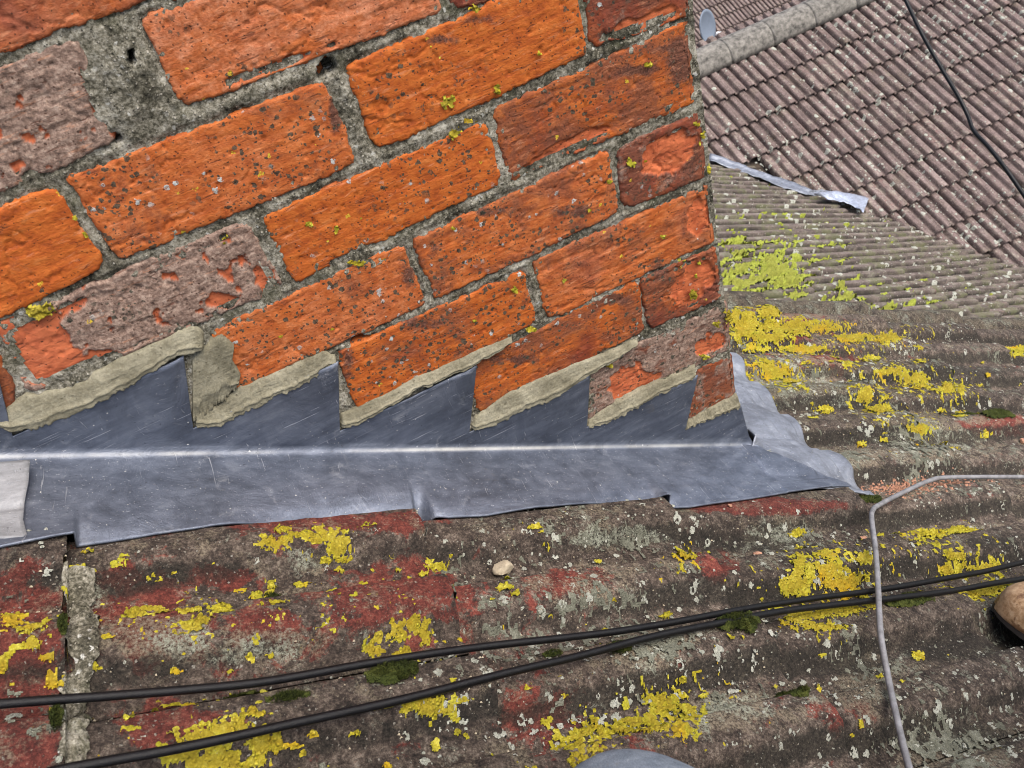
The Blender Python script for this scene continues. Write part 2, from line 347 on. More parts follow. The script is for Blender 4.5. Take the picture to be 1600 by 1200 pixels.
def thing(name, label, cat, group=None, at=(0, 0, 0)):
    o = bpy.data.objects.new(name, None); o.empty_display_size = .05; COL.objects.link(o); o.location = at
    return tag(o, label, cat, group)
def under(o, root):      # parent while keeping the world place
    o.parent = root; o.matrix_parent_inverse = Matrix.Translation(root.location).inverted(); return o
def gridf(n, m, base=0):
    i, j = np.meshgrid(np.arange(n - 1), np.arange(m - 1), indexing='ij'); a = i * m + j + base
    return np.stack([a, a + m, a + m + 1, a + 1], -1).reshape(-1, 4)
def solid(o, t, off=1):
    md = o.modifiers.new('thickness', 'SOLIDIFY'); md.thickness = t; md.offset = off; return o
def blobs(P, L, pw=2.):
    """strongest ellipse at each photo-space point; L = (cx, cy, rx, ry[, weight])"""
    f = np.full(len(P), -3.)
    for b in L:
        q = 1 - np.sqrt(((P[:, 0] - b[0]) / b[2]) ** 2 + ((P[:, 1] - b[1]) / b[3]) ** 2)
        f = np.maximum(f, q if len(b) < 5 else q - (1 - b[4]))
    return f
def soft(P, L):
    f = np.zeros(len(P))
    for b in L: f = np.maximum(f, (b[4] if len(b) > 4 else 1) * np.exp(-(((P[:, 0] - b[0]) / b[2]) ** 2 + ((P[:, 1] - b[1]) / b[3]) ** 2)))
    return f
def tube(name, pts, r, mat, parent=None, seg=10, sub=6, wob=0, seed=0):
    pts = np.asarray(pts, float)
    P = []
    for i in range(len(pts) - 1):                              # Catmull-Rom
        a = pts[max(i - 1, 0)]; b = pts[i]; c = pts[i + 1]; d = pts[min(i + 2, len(pts) - 1)]
        for t in np.arange(sub) / sub:
            P.append(.5 * (2 * b + (c - a) * t + (2 * a - 5 * b + 4 * c - d) * t * t + (3 * b - a - 3 * c + d) * t ** 3))
    P.append(pts[-1]); P = np.array(P)
    if wob: s = np.r_[0, np.cumsum(np.linalg.norm(np.diff(P, axis=0), axis=1))]; P[:, 2] += wob * vnoise(s * 14, s * 0, seed); P[:, 1] += wob * vnoise(s * 11, s * 0 + 5, seed)
    T = np.gradient(P, axis=0); T /= np.linalg.norm(T, axis=1)[:, None]
    A = np.cross(T, [0.1, .3, 1.]); A /= np.linalg.norm(A, axis=1)[:, None]; B = np.cross(T, A)
    th = np.arange(seg) / seg * 2 * np.pi
    V = P[:, None] + r * (np.cos(th)[None, :, None] * A[:, None] + np.sin(th)[None, :, None] * B[:, None])
    n = len(P); F = [[i * seg + j, i * seg + (j + 1) % seg, (i + 1) * seg + (j + 1) % seg, (i + 1) * seg + j] for i in range(n - 1) for j in range(seg)]
    F += [list(range(seg))[::-1], [(n - 1) * seg + j for j in range(seg)]]
    return link(name, V.reshape(-1, 3), F, mat, parent)

# ------------------------------------------------------------------ near roof
RP, G0, U0 = .093, .3133, -.842        # roll spacing, course gauge, a course edge
STEP = .0185
def prof(v):
    t = np.mod(-.192 - v, RP) / RP
    return .0205 * (sst(0, .12, t) * (1 - sst(.44, .72, t)) + .10 * np.sin(np.clip((t - .17) / .3, 0, 1) * np.pi))
def roofh(u, v):
    fr = np.mod((u - U0) / G0, 1.)
    return prof(v) - .008 + STEP * (fr - .5)
REDS = [(25, 1040, 62, 110, 1.15), (30, 1170, 60, 60, 1.1), (240, 960, 80, 45, .75), (420, 975, 50, 30, .9), (260, 1130, 60, 30, .8), (590, 815, 170, 18, .55),
        (640, 930, 110, 45, .6), (1190, 790, 130, 15, 1.4), (660, 1000, 20, 14, .9), (890, 910, 60, 25, .6), (1130, 885, 35, 25, .7), (1330, 1110, 60, 30, .5),
        (830, 1130, 60, 40, .45), (350, 905, 50, 20, .6), (180, 900, 60, 20, .5), (1560, 660, 60, 20, .55), (1300, 560, 60, 40, .45), (1240, 510, 60, 40, .5), (1000, 1180, 60, 30, .4)]
GRIM = [(1180, 850, 130, 16, .7), (700, 860, 90, 20, .6), (1500, 1010, 130, 25, .75), (1290, 1040, 130, 20, .8), (1470, 1150, 140, 30, .8), (1180, 930, 130, 20, .6),
        (500, 850, 90, 14, .4), (1450, 690, 120, 14, .7), (1500, 580, 120, 10, .7), (1520, 640, 100, 12, .6), (1330, 890, 100, 25, .2), (900, 985, 200, 25, .5), (900, 1130, 180, 30, .5), (700, 970, 120, 20, .4), (1560, 850, 90, 20, .5)]
PALE = [(960, 840, 70, 18, 1), (1215, 835, 55, 22, 1), (920, 930, 40, 22, .9), (1130, 1110, 55, 30, 1), (250, 1000, 110, 30, .9), (400, 1010, 90, 30, .8), (1440, 690, 90, 40, .7),
        (1310, 720, 60, 25, 1), (1350, 1060, 40, 40, .7), (1560, 940, 40, 40, .7), (1480, 1160, 90, 40, .7), (1220, 450, 160, 40, .6), (1250, 600, 90, 50, .7), (480, 880, 60, 18, .6), (1030, 1020, 70, 40, .5), (130, 930, 40, 25, 1.2)]

near = thing('tiled_roof', 'lichen-covered brown ribbed tile roof in front of and around the chimney', 'roof', 'tiled roofs', tuple(rw(-.2, 0., 0.)))
rng = random.Random(5)
us = list(range(-2, 9)); vs0 = np.arange(-6, 8)
W2 = 2 * RP
def near_tile(k, v1, half=False):
    """one tile: top edge at u=U0+k*G0, from v1 (nearest the verge) W2 towards the viewer"""
    r = random.Random(k * 131 + int(round(v1 * 1000)))
    ua, ub = U0 + k * G0 - .02, U0 + (k + 1) * G0
    w = (RP if half else W2) - .0014
    infront = v1 < .05
    res = .0036 if infront else .006
    nu = int((ub - ua) / res); nv = int(w / (res * .75))
    U, V = np.meshgrid(np.linspace(ua, ub, nu), np.linspace(v1 - .0007, v1 - .0007 - w, nv), indexing='ij')
    fr = (U - (U0 + k * G0)) / G0
    h = prof(V) - .008 + STEP * (fr - .5)
    h += r.uniform(-.0012, .0012) + r.uniform(-.004, .004) * (V - v1 + W2 / 2) / W2 * .8 + r.uniform(-.002, .002) * (fr - .5)
    h += .0009 * fbm(U * 45, V * 45, 4, 3) + .0005 * fbm(U * 260, V * 260, 2, 9)
    h -= .014 * sst(-.07, -.05, V) * (1 - sst(.22, .27, V)) * (1 - sst(.115, .145, U)) * sst(-.02, .0, U)
    h -= .016 * sst(-.086, -.072, V) * (1 - sst(.02, .05, V)) * (1 - sst(.05, .09, U))      # cut down where the flashing beds
    ed = np.minimum(np.minimum(V - V.min(), V.max() - V), ub - U)              # worn edges
    h -= .0016 * np.exp(-ed / .0016)
    ub_j = U - (.003 + .002 * vnoise(V * 60, U * 0, k)) * np.exp(-(ub - U) / .004) * (.4 + .6 * (vnoise(V * 25, V * 0, k + 3) > .1))
    X = rw(ub_j, V, h); n0 = nu * nv
    ring = np.r_[np.arange(nv), nv * np.arange(1, nu) + nv - 1, (nu - 1) * nv + np.arange(nv - 2, -1, -1), nv * np.arange(nu - 2, 0, -1)]
    Xf = X.reshape(-1, 3); low = Xf[ring] - RN * .016
    m = len(ring); F = gridf(nu, nv)[:, ::-1].tolist() + [[ring[i], ring[(i + 1) % m], n0 + (i + 1) % m, n0 + i] for i in range(m)]
    Vt = np.r_[Xf, low]; c = rw((ua + ub) / 2, v1 - W2 / 2, 0.)
    Pp = pj(Vt)
    t = np.mod(-.192 - np.r_[V.ravel(), V.ravel()[ring]], RP) / RP
    bandst = 1.35 * np.exp(-((t - .60) / .12) ** 2) * (.65 + .35 * vnoise(Vt[:, 0] * 9, Vt[:, 1] * 9, 4))  # roll sides darkened: algae stain and painted rib shading together
    uu = (Vt - RO) @ RD
    at = dict(red=soft(Pp, REDS) + .28 * (1 - sst(-.75, -.25, uu)) - .16, grime=np.clip(np.maximum(soft(Pp, GRIM), bandst * .75), 0, 1.2) * (1 - .9 * np.clip(soft(Pp, REDS[7:8]) * 1.4, 0, 1)) + .16 * sst(-.6, -.1, uu), pale=soft(Pp, PALE) + .30 * np.exp(-((t - .95) / .12) ** 2) + .22 * np.exp(-((t - .25) / .14) ** 2))  # grime also carries the painted rib shading; pans and crests made paler
    o = link('roof_tile', Vt - c, F, M['tile'], None, True, at)
    o.location = c; under(o, near); o['tone'] = r.random()
    return o
for k in range(-1, 7):
    off = RP if k % 2 else 0
    for j in range(0, 7):
        v1 = VERGE - .001 - j * W2 + off - .004
        if k == 99: continue
        vt = v1
        ua, ub = U0 + k * G0, U0 + (k + 1) * G0
        if vt > VERGE + .01: continue
        # hidden under the chimney
        if ub < -.02 and vt - W2 > .02: continue
        if vt < -.62: continue
        near_tile(k, vt)
    if off and ub > 0: near_tile(k, VERGE - .005, True)
# verge strip and deck under the tiles
def slab(name, mat, parent, u0, u1, v0, v1, h0, h1, frame=rw):
    P = np.array([frame(np.array(a), np.array(b), np.array(c)) for a in (u0, u1) for b in (v0, v1) for c in (h0, h1)])
    F = [[0, 1, 3, 2], [4, 6, 7, 5], [0, 4, 5, 1], [2, 3, 7, 6], [0, 2, 6, 4], [1, 5, 7, 3]]
    c = P.mean(0); o = link(name, P - c, F, mat, None, False); o.location = c
    return under(o, parent) if parent else o
slab('roof_deck', M['wood'], near, -1.4, 1.75, -.72, VERGE - .004, -.09, -.045)
# rounded verge capping
uu = np.linspace(-.05, 1.7, 240); ph = np.linspace(-.3, math.pi, 12)
U, Ph = np.meshgrid(uu, ph, indexing='ij')
rr = .026 + .0015 * fbm(U * 30, Ph * 2, 3, 5)
vc = tag(link('verge_capping', rw(U, VERGE + .012 + rr * np.cos(Ph), -.012 + rr * np.sin(Ph) + STEP * (np.mod((U - U0) / G0, 1) - .5)).reshape(-1, 3), gridf(len(uu), len(ph)), M['tile'], None, True,
         dict(red=np.zeros(U.size), grime=np.full(U.size, .45), pale=np.full(U.size, .5))))
under(vc, near); solid(vc, .008, -1)
# cement fillet across the courses at the left
ul = on_roof([(118, 900), (128, 960), (126, 1050), (118, 1120), (112, 1210)])
nn = 180; t = np.linspace(0, 1, nn); cu = np.interp(t, np.linspace(0, 1, 5), ul[:, 0]); cv = np.interp(t, np.linspace(0, 1, 5), ul[:, 1])
ww = np.linspace(-1, 1, 31); T_, W_ = np.meshgrid(np.arange(nn), ww, indexing='ij')
hw = .0088 + .0085 * fbm(cv[T_] * 70, W_ * 0 + np.sign(W_) * 3, 4, 2); Uc = cu[T_] + W_ * hw; Vc = cv[T_]
Hc = np.maximum(roofh(Uc, Vc), prof(Vc) - .008) + .0042 * (1 - np.abs(W_) ** 2) - .0028 + .0055 * fbm(Uc * 60, Vc * 60, 5, 8, .6) + .0015 * fbm(Uc * 300, Vc * 300, 3, 9)
cf = link('cement_fillet', rw(Uc, Vc, Hc).reshape(-1, 3), gridf(nn, 31)[:, ::-1], M['mortar']); under(cf, near)

# ------------------------------------------------------------------ chimney
chim = thing('brick_chimney', 'orange brick chimney with grey mortar joints spotted with lichen', 'chimney', at=(-.4, CHD / 2, -.6))
# corners TL, TR, BR, BL as seen, with tone, grime, spots, relief and spalls in brick coordinates
BR = [
 ((-120, 15), (190, -92), (232, -8), (-90, 107), .45, .25, .3, .5, []),
 ((-70, 138), (122, 66), (176, 216), (-30, 310), .7, .95, .2, 1.3, [(.12, .92, .12, .16), (.95, .25, .12, .22), (.98, .75, .1, .12)]),
 ((226, 32), (645, -108), (688, 14), (290, 160), .33, .1, .25, 1.5, [(.35, .97, .2, .06)]),
 ((668, -108), (985, -240), (1030, -128), (712, 15), .5, .4, .6, 1., []),
 ((-110, 378), (80, 297), (158, 413), (-40, 510), .25, .05, .1, .8, []),
 ((112, 281), (505, 133), (550, 254), (190, 400), .32, .16, .75, .8, []),
 ((546, 109), (892, -42), (912, 82), (593, 228), .05, .0, .35, .6, []),
 ((914, -52), (1071, -118), (1083, 20), (928, 69), .55, .5, .4, 1., [(.5, .95, .4, .12)]),
 ((-260, 640), (-18, 524), (22, 630), (-210, 745), .45, .5, .2, .8, []),
 ((0, 513), (382, 351), (438, 448), (46, 611), .6, 1.0, .25, 1.3, [(.07, .5, .15, .75), (.13, .95, .2, .35), (.97, .35, .05, .45), (.93, .85, .12, .2), (.78, .3, .06, .14)]),
 ((417, 341), (757, 195), (776, 284), (463, 436), .1, .0, .55, .6, [(.3, 1.0, .14, .08)]),
 ((774, 176), (1079, 38), (1092, 154), (802, 277), .42, .42, .5, 1.1, [(.3, .95, .25, .14)]),
 ((333, 522), (627, 388), (661, 474), (372, 606), .3, .12, .9, .8, []),
 ((648, 377), (947, 240), (962, 330), (683, 463), .28, .3, .85, .9, []),
 ((967, 235), (1093, 181), (1107, 272), (979, 320), .62, .55, .4, 1.4, [(.55, .4, .3, .4)]),
 ((530, 553), (815, 428), (834, 502), (563, 637), .38, .25, .9, .8, []),
 ((838, 411), (1111, 291), (1120, 372), (859, 496), .38, .25, .35, 1.4, [(.93, .35, .09, .35)]),
 ((735, 573), (994, 443), (1004, 517), (750, 641), .42, .35, .8, .8, []),
 ((1004, 439), (1122, 388), (1127, 462), (1018, 511), .58, .4, .6, 1.1, [(.62, .5, .34, .4)]),
 ((922, 577), (1138, 476), (1147, 542), (920, 655), .68, .75, .7, 1.2, [(.28, .6, .2, .4), (.85, .2, .12, .2), (.9, .7, .1, .2)]),
 ((1092, 581), (1147, 557), (1151, 613), (1080, 655), .62, .6, .4, 1., []),
]
CORNER = {3: .105, 7: .215, 11: .105, 14: .215, 16: .105, 18: .215, 19: .105, 20: .215}
def quad_sdf(Q, X, Z, rad):
    """rounded convex quad, positive outside; Q clockwise TL TR BR BL in (x,z)"""
    d = np.full(X.shape, -9.)
    acc = np.zeros(X.shape)
    ds = []
    for i in range(4):
        a, b = Q[i], Q[(i + 1) % 4]; e = b - a; e = e / np.linalg.norm(e); n = np.array([-e[1], e[0]])
        ds.append((X - a[0]) * n[0] + (Z - a[1]) * n[1])
    k = rad * .7                                             # smooth max
    ds = np.array(ds); m = ds.max(0)
    return m + k * np.log(np.exp((ds - m) / k).sum(0))
_h0 = on_wall(BR[0][:4])[:, 0].max()
def _gq(x0, x1, c): return np.array([[x0, -CH * c - .004], [x1, -CH * c - .004], [x1, -CH * (c + 1) + .004], [x0, -CH * (c + 1) + .004]])
EXTRA = []
for c_ in (0, -1, -2):
    x_ = -.0; first = .105 if c_ % 2 == 0 else .215
    while x_ > -1.0:
        L_ = first if x_ == 0 else .217
        if c_ != 0 or x_ - L_ > _h0 + .01: EXTRA.append((_gq(x_ - L_, x_, c_), x_ == 0, first))
        elif c_ == 0 and x_ > _h0 + .05: EXTRA.append((_gq(_h0 + .012, x_, c_), False, first))
        x_ -= L_ + .009
for n_, (q_, cor_, f_) in enumerate(EXTRA):
    if cor_: CORNER[len(BR)] = .215 if f_ < .15 else .105
    BR.append((None, None, None, None, .25 + .4 * ((n_ * 5) % 7) / 7, .2 + .3 * ((n_ * 3) % 5) / 5, .4, .9, [], q_))
SOOT = [(525, 175, 13, 45), (1062, 95, 26, 45), (1000, 110, 60, 12, .8), (1040, 75, 40, 10, .8), (900, 330, 60, 14, .7), (640, 430, 16, 30, .8), (660, 505, 50, 16, .7), (545, 565, 14, 36, .7), (960, 468, 40, 12, .9), (800, 560, 70, 14, .7),
        (760, 330, 60, 12, .7), (985, 560, 50, 25, .8), (1085, 525, 26, 30, .9), (1040, 262, 28, 40, .7), (1078, 250, 18, 40, .8), (690, 62, 34, 12, .7), (760, 30, 60, 14, .5), (950, 55, 40, 8, .7), (1030, 425, 18, 26, .8), (680, 390, 18, 30, .6), (420, 470, 60, 14, .4), (250, 250, 60, 18, .3), (1120, 595, 14, 26, .6), (460, 225, 40, 30, .35)]
PINK = {2: .75, 0: .3, 12: .35, 16: .3, 13: .2, 5: .25}
BRICKQ = []
for q in BR:
    BRICKQ.append(q[9] if q[0] is None else on_wall(q[:4]))
def front_brick(i):
    q = BR[i]; Q = BRICKQ[i]; tone, grime, spots, rel, sp = q[4:9]
    s = i * 37 + 11
    corner = i in CORNER
    pad = .007
    x0, x1 = Q[:, 0].min() - pad, Q[:, 0].max() + pad
    if corner: x1 = Q[:, 0].max()
    z0, z1 = Q[:, 1].min() - pad, Q[:, 1].max() + pad
    res = .0014
    X, Z = np.meshgrid(np.linspace(x0, x1, int((x1 - x0) / res)), np.linspace(z0, z1, int((z1 - z0) / res)), indexing='ij')
    Qs = Q.copy()
    if corner: Qs[1, 0] += .004; Qs[2, 0] += .004
    d = quad_sdf(Qs, X, Z, .006) - .0038 + .0026 * fbm(X * 55, Z * 55, 4, s) + .0013 * fbm(X * 240, Z * 240, 2, s + 5)
    y = np.full(X.shape, -.001) + (vnoise(np.array(i * 3.3), np.array(.5), 77)) * .0016
    y = y - rel * .5 * (.00075 * fbm(X * 26, Z * 60, 3, s + 1, .5) + .0004 * fbm(X * 75 + Z * 20, Z * 330, 4, s + 2, .6) + .00052 * fbm(X * 230, Z * 260, 4, s + 3, .7))
    # flaking layers: terraces with sharp edges
    lay = fbm(X * 18 + Z * 9, Z * 75, 5, s + 4, .62); y = y + (.00042 * rel) * (sst(.16, .185, lay) + sst(.40, .42, lay) + .6 * sst(-.34, -.325, lay))
    # cracks
    f1, f2, _ = worley(X * 17 + .3 * fbm(X * 60, Z * 60, 3, s), Z * 26 + .3 * fbm(X * 60, Z * 60, 3, s + 9), s + 6)
    ck = np.exp(-((f2 - f1) / .035) ** 2) * (fbm(X * 14, Z * 14, 2, s + 8) > .22 - .12 * (rel - 1)); y = y + .0016 * ck
    # pits
    f1, _, idn = worley(X * 95, Z * 95, s + 20); y = y + .0016 * (1 - sst(.0, .30, f1)) * (idn > .82)
    # local brick coordinates for the spalls
    e1 = Q[1] - Q[0]; e2 = Q[3] - Q[0]
    S = ((X - Q[0, 0]) * e1[0] + (Z - Q[0, 1]) * e1[1]) / (e1 @ e1); T = ((X - Q[0, 0]) * e2[0] + (Z - Q[0, 1]) * e2[1]) / (e2 @ e2)
    m = np.full(X.shape, -3.)
    for (cs, ct, rs, rt) in sp: m = np.maximum(m, 1 - np.sqrt(((S - cs) / rs) ** 2 + ((T - ct) / rt) ** 2))
    m = m + .55 * fbm(X * 70, Z * 70, 4, s + 30)
    msk = sst(.0, .07, m)
    if grime > .9:                                            # small random flakes through the crust
        fl = sst(.43, .47, fbm(X * 75, Z * 75, 4, s + 31)); msk = np.maximum(msk, fl)
    f1, f2, idn = worley(X * 60, Z * 60, s + 33)
    y = y + msk * (.0024 + .0016 * (idn - .3))
    # arris: rounded, then diving behind the mortar
    y = y + .0014 * np.exp(np.clip(d, -1, 0) / .0012) * sst(-.006, 0, d) + np.clip(d, 0, 1) * 7
    y = np.minimum(y, .02)
    nx, nz = X.shape; n0 = nx * nz
    P = np.stack([X, y, Z], -1).reshape(-1, 3)
    ring = np.r_[np.arange(nz), nz * np.arange(1, nx) + nz - 1, (nx - 1) * nz + np.arange(nz - 2, -1, -1), nz * np.arange(nx - 2, 0, -1)]
    back = P[ring].copy(); back[:, 1] = CORNER.get(i, .1)
    if corner:                                                # side face is eroded a little too
        er = P[:, 0] > x1 - .006
        P[er, 0] -= (.004 * np.clip(fbm(P[er, 1] * 0 + i, P[er, 2] * 40, 3, s), 0, 1) + .0015)
        P[(P[:, 0] > x1 - .012), 1] += .003 * (1 - np.clip((x1 - P[(P[:, 0] > x1 - .012), 0]) / .012, 0, 1)) ** 2
        back[:, 0] = np.minimum(back[:, 0], x1 - .003)
    mm = len(ring); F = gridf(nx, nz).tolist() + [[ring[j], ring[(j + 1) % mm], n0 + (j + 1) % mm, n0 + j][::-1] for j in range(mm)]
    V = np.r_[P, back]; c = np.array([Q[:, 0].mean(), 0, Q[:, 1].mean()])
    o = link('brick', V - c, F, M['brick'], None, True, dict(spall=np.r_[msk.ravel(), np.zeros(mm)], soot=soft(pj(V), SOOT)))
    o.location = c; under(o, chim)
    o['tone'] = float(tone); o['grime'] = float(grime); o['spots'] = float(spots); o['pink'] = float(PINK.get(i, 0.))
    if grime > .9: o['label'] = 'weathered grey-brown brick with flaked orange patches'
    return o
for i in range(len(BR)): front_brick(i)
# bricks of the return face, seen only from the side
for k in range(-2, 9):
    zc = -CH * (k + .5)
    y = .115 if k % 2 == 1 else .225
    while y < CHD - .02:
        L = min(.215 if y > .2 or k % 2 == 1 else .215, CHD - y)
        bm = bmesh.new(); bmesh.ops.create_cube(bm, size=1)
        for v in bm.verts: v.co = Vector((v.co.x * .1, v.co.y * L, v.co.z * (CH - .011)))
        bmesh.ops.bevel(bm, geom=bm.edges[:], offset=.004, segments=2, affect='EDGES')
        me = bpy.data.meshes.new('brick'); bm.to_mesh(me); bm.free(); me.materials.append(M['brick'])
        o = bpy.data.objects.new('brick', me); COL.objects.link(o); o.location = (-.053, y + L / 2, zc); under(o, chim)
        o['tone'] = .3 + .3 * ((k * 7) % 5) / 5; o['grime'] = .3; o['spots'] = .5
        y += L + .011
# mortar
x0, x1, z0, z1 = -1.02, -.002, -.86, .176
res = .0024
X, Z = np.meshgrid(np.linspace(x0, x1, int((x1 - x0) / res)), np.linspace(z0, z1, int((z1 - z0) / res)), indexing='ij')
dm = np.full(X.shape, 9.)
for Q in BRICKQ: dm = np.minimum(dm, quad_sdf(Q, X, Z, .006) - .0038)
y = .0012 + .0014 * fbm(X * 40, Z * 40, 4, 3) + .0011 * fbm(X * 230, Z * 230, 3, 4) - .0016 * sst(.002, .007, dm)
f1, _, idn = worley(X * 150, Z * 150, 8); y -= .0018 * (1 - sst(.1, .5, f1)) * (idn > .55)
y += .0030 * np.exp(-((dm - .0002) / .0010) ** 2) * sst(.0, .25, fbm(X * 22, Z * 22, 3, 12))        # open shrinkage line along the arrises
pm = pj(np.stack([X, 0 * X, Z], -1)).reshape(-1, 2)
patch = soft(pm, [(178, 135, 62, 75, 1.)]).reshape(X.shape); y -= .0025 * sst(.2, .6, patch)
hole = blobs(pm, [(514, 104, 13, 13), (505, 112, 9, 12), (178, 216, 12, 6), (205, 88, 5, 14, .8)]).reshape(X.shape) + .25 * fbm(X * 150, Z * 150, 3, 1); y += .035 * sst(-.1, .25, hole)
gap = blobs(pm, [(565, 532, 65, 7), (270, 545, 60, 5)]).reshape(X.shape) + .3 * fbm(X * 90, Z * 90, 3, 2); y += .012 * sst(0, .3, gap)
keep = (dm > -.011)
idx = -np.ones(X.size, int)
F = gridf(*X.shape); kf = keep.ravel()[F].all(1); F = F[kf]
use = np.unique(F); idx[use] = np.arange(len(use)); Vm = np.stack([X, y, Z], -1).reshape(-1, 3)[use]
mo = link('mortar_joints', Vm, idx[F], M['mortar']); under(mo, chim)
# solid core behind it
bm = bmesh.new(); bmesh.ops.create_cube(bm, size=1)
for v in bm.verts: v.co = Vector((-.004 - .51 + v.co.x * 1.01, .05 + .5 * (CHD - .05 - .004) + v.co.y * (CHD - .054), -.445 + v.co.z * 1.21))
me = bpy.data.meshes.new('chimney_core'); bm.to_mesh(me); bm.free(); me.materials.append(M['mortar'])
o = bpy.data.objects.new('chimney_core', me); COL.objects.link(o); under(o, chim)

# ------------------------------------------------------------------ lead
def resamp(l, n):
    l = np.asarray(l, float); s = np.r_[0, np.cumsum(np.linalg.norm(np.diff(l, axis=0), axis=1))]
    t = np.linspace(0, s[-1], n); return np.stack([np.interp(t, s, l[:, k]) for k in range(l.shape[1])], 1)
def leadh(u, v, k=.35):
    u, v = np.broadcast_arrays(np.asarray(u, float), np.asarray(v, float))
    m = np.full(u.shape, -9.); a = 0; c = 0
    for du in (-.03, -.015, 0, .015, .03):
        for dv in (-.02, -.01, 0, .01, .02):
            q = roofh(u + du, v + dv); m = np.maximum(m, q); a = a + q; c += 1
    return (1 - k) * .0135 + k * (.5 * m + .5 * a / c) + .003
def edgeh(u, v):
    m = np.full(np.shape(u), -9.)
    for du in (-.006, -.003, 0, .003, .006): m = np.maximum(m, roofh(u + du, v))
    return m + .0028
def wall_uh(l, y=-.005):
    x = unp(l, RY, y) - RO; return np.stack([x @ RD, x @ RN], 1)
LOW = on_roof([(-60, 892), (0, 880), (100, 862), (200, 847), (300, 835), (400, 822), (500, 812), (600, 804), (660, 799), (667, 802), (678, 809), (700, 812), (760, 812), (850, 800), (950, 790), (1022, 785), (1033, 789), (1050, 796), (1075, 797), (1200, 784), (1308, 771)], .006)
LOW = LOW[np.argsort(LOW[:, 0])]
teeth_px = [((-130, 690), (60 - 70, 560)), ((20, 682), (287, 556)), ((302, 670), (528, 563)), ((531, 674), (745, 571)), ((733, 676), (922, 586)), ((917, 668), (1090, 586))]
teeth = [(wall_uh([a])[0], wall_uh([b])[0]) for a, b in teeth_px]
last = wall_uh([(1072, 668), (1158, 634), (1170, 680)])
flash = thing('step_flashing', 'dark blue-grey stepped lead flashing along the foot of the chimney', 'lead flashing', at=tuple(rw(-.4, -.01, .02)))
UE = float(last[2, 0])                                        # end of the upstand
NOT = [t[0] for t in teeth] + [last[0]]; nu_ = np.array([n[0] for n in NOT] + [UE]); nh_ = np.array([n[1] for n in NOT] + [float(last[2, 1])])
ys = lambda u, h: -.0055 - .0012 * fbm(u * 16, h * 16, 3, 4)   # dressed, not quite flat
colu = np.unique(np.r_[np.linspace(-.98, .105, 480)])
rows = []
endu = np.clip((colu - UE) / (.105 - UE), 0, 1)
su, sh = [], []
for ti, (nt, tip) in enumerate(teeth + [(last[0], last[1])]):
    su += [nt[0], tip[0]]; sh += [nt[1], tip[1]]
su = np.array(su); sh = np.array(sh)
for k_ in range(1, len(su)): su[k_] = max(su[k_], su[k_ - 1] + .0012)
su = np.r_[su, UE]; sh = np.r_[sh, float(last[2, 1])]
colu = np.unique(np.r_[colu, su, su + .0002]); endu = np.clip((colu - UE) / (.105 - UE), 0, 1)
hN = np.interp(colu, su, sh)
hN = np.where(colu > UE, np.interp(colu, [UE, UE + .03], [float(last[2, 1]), .012]), hN)
vb = np.interp(colu, LOW[:, 0], LOW[:, 1])
vt = np.where(colu > UE + .012, np.interp(colu, [UE + .012, .105], [-.012, -.1]), -.012)
hf = leadh(colu, np.minimum(vt, -.012), .0)
prof_pts = []
for k in range(14):                                           # upstand
    t = 1 - k / 13.; t = t ** .9; h = hf + .009 + (np.maximum(hN, hf + .010) - hf - .009) * t
    prof_pts.append((ys(colu, h) - .0018 * np.clip((h - .05) / .07, 0, 1) * np.exp(-((np.mod(colu + .605, .149) - .142) / .012) ** 2), h))
for k in range(1, 9):                                         # fold
    a = k / 8 * math.pi / 2; r = .009
    prof_pts.append((-.0055 - r + r * math.cos(a), hf + r - r * math.sin(a) + .0005))
nb = 46
for k in range(1, nb + 1):
    t = k / nb; v = -.0145 + (vb + .0145) * t
    wt = t ** 6; h = leadh(colu, v, .06) * (1 - wt) + edgeh(colu, vb) * wt + .0007 * fbm(colu * 26, v * 34, 4, 6) + .0012 * vnoise(colu * 9, v * 20, 9) * t * (1 - t)
    h = np.maximum(h, np.where(t > .9, roofh(colu, v) + .0012, -9))
    h = h + .0008 * sst(.93, 1, t) * (1 + vnoise(colu * 30, v * 0, 2))
    if k < 6: h = h * (k / 6) + (1 - k / 6) * (hf + .0005)
    prof_pts.append((v, h))
A = np.array([p[0] * np.ones_like(colu) for p in prof_pts]); H = np.array([p[1] for p in prof_pts])
# right-hand end: the upstand dies away and the sheet wraps down on to the roof
wv = sst(UE - .004, UE + .03, colu)
A0 = A.copy()
for r_ in range(22):
    tgt_v = np.minimum(-.0185 + 0 * colu, vt); H[r_] = H[r_] * (1 - wv) + (leadh(colu, tgt_v) + .001) * wv
    A[r_] = A[r_] * (1 - wv) + np.minimum(tgt_v - .0002 * r_, A[r_]) * wv
tv = sst(UE, .105, colu)
vtop = np.interp(colu, [UE, UE + .02, .105], [-.02, -.03, float(np.interp(.105, LOW[:, 0], LOW[:, 1])) + .004])
for r_ in range(22, len(A)):
    t = (r_ - 21) / nb; v = vtop + (vb - vtop) * t
    m = colu > UE
    A[r_] = np.where(m, v, A[r_]); wt = t ** 2.2; hq = leadh(colu, v, .2) * (1 - wt) + edgeh(colu, vb) * wt; H[r_] = np.where(m, H[r_] * (1 - tv) + tv * (hq + .0014), H[r_])
for r_ in range(22):
    m = colu > UE + .02
    A[r_] = np.where(m, vtop + .0002 * (22 - r_), A[r_]); H[r_] = np.where(m, leadh(colu, vtop, .2) + .0014, H[r_])
P = rw(np.broadcast_to(colu, A.shape), A, H)
mo_ = colu > UE - .01
H[:, mo_] = np.maximum(H[:, mo_], (leadh(np.broadcast_to(colu, A.shape)[:, mo_], A[:, mo_], .5) + .0035) * (A[:, mo_] < -.008) + -9 * (A[:, mo_] >= -.008))
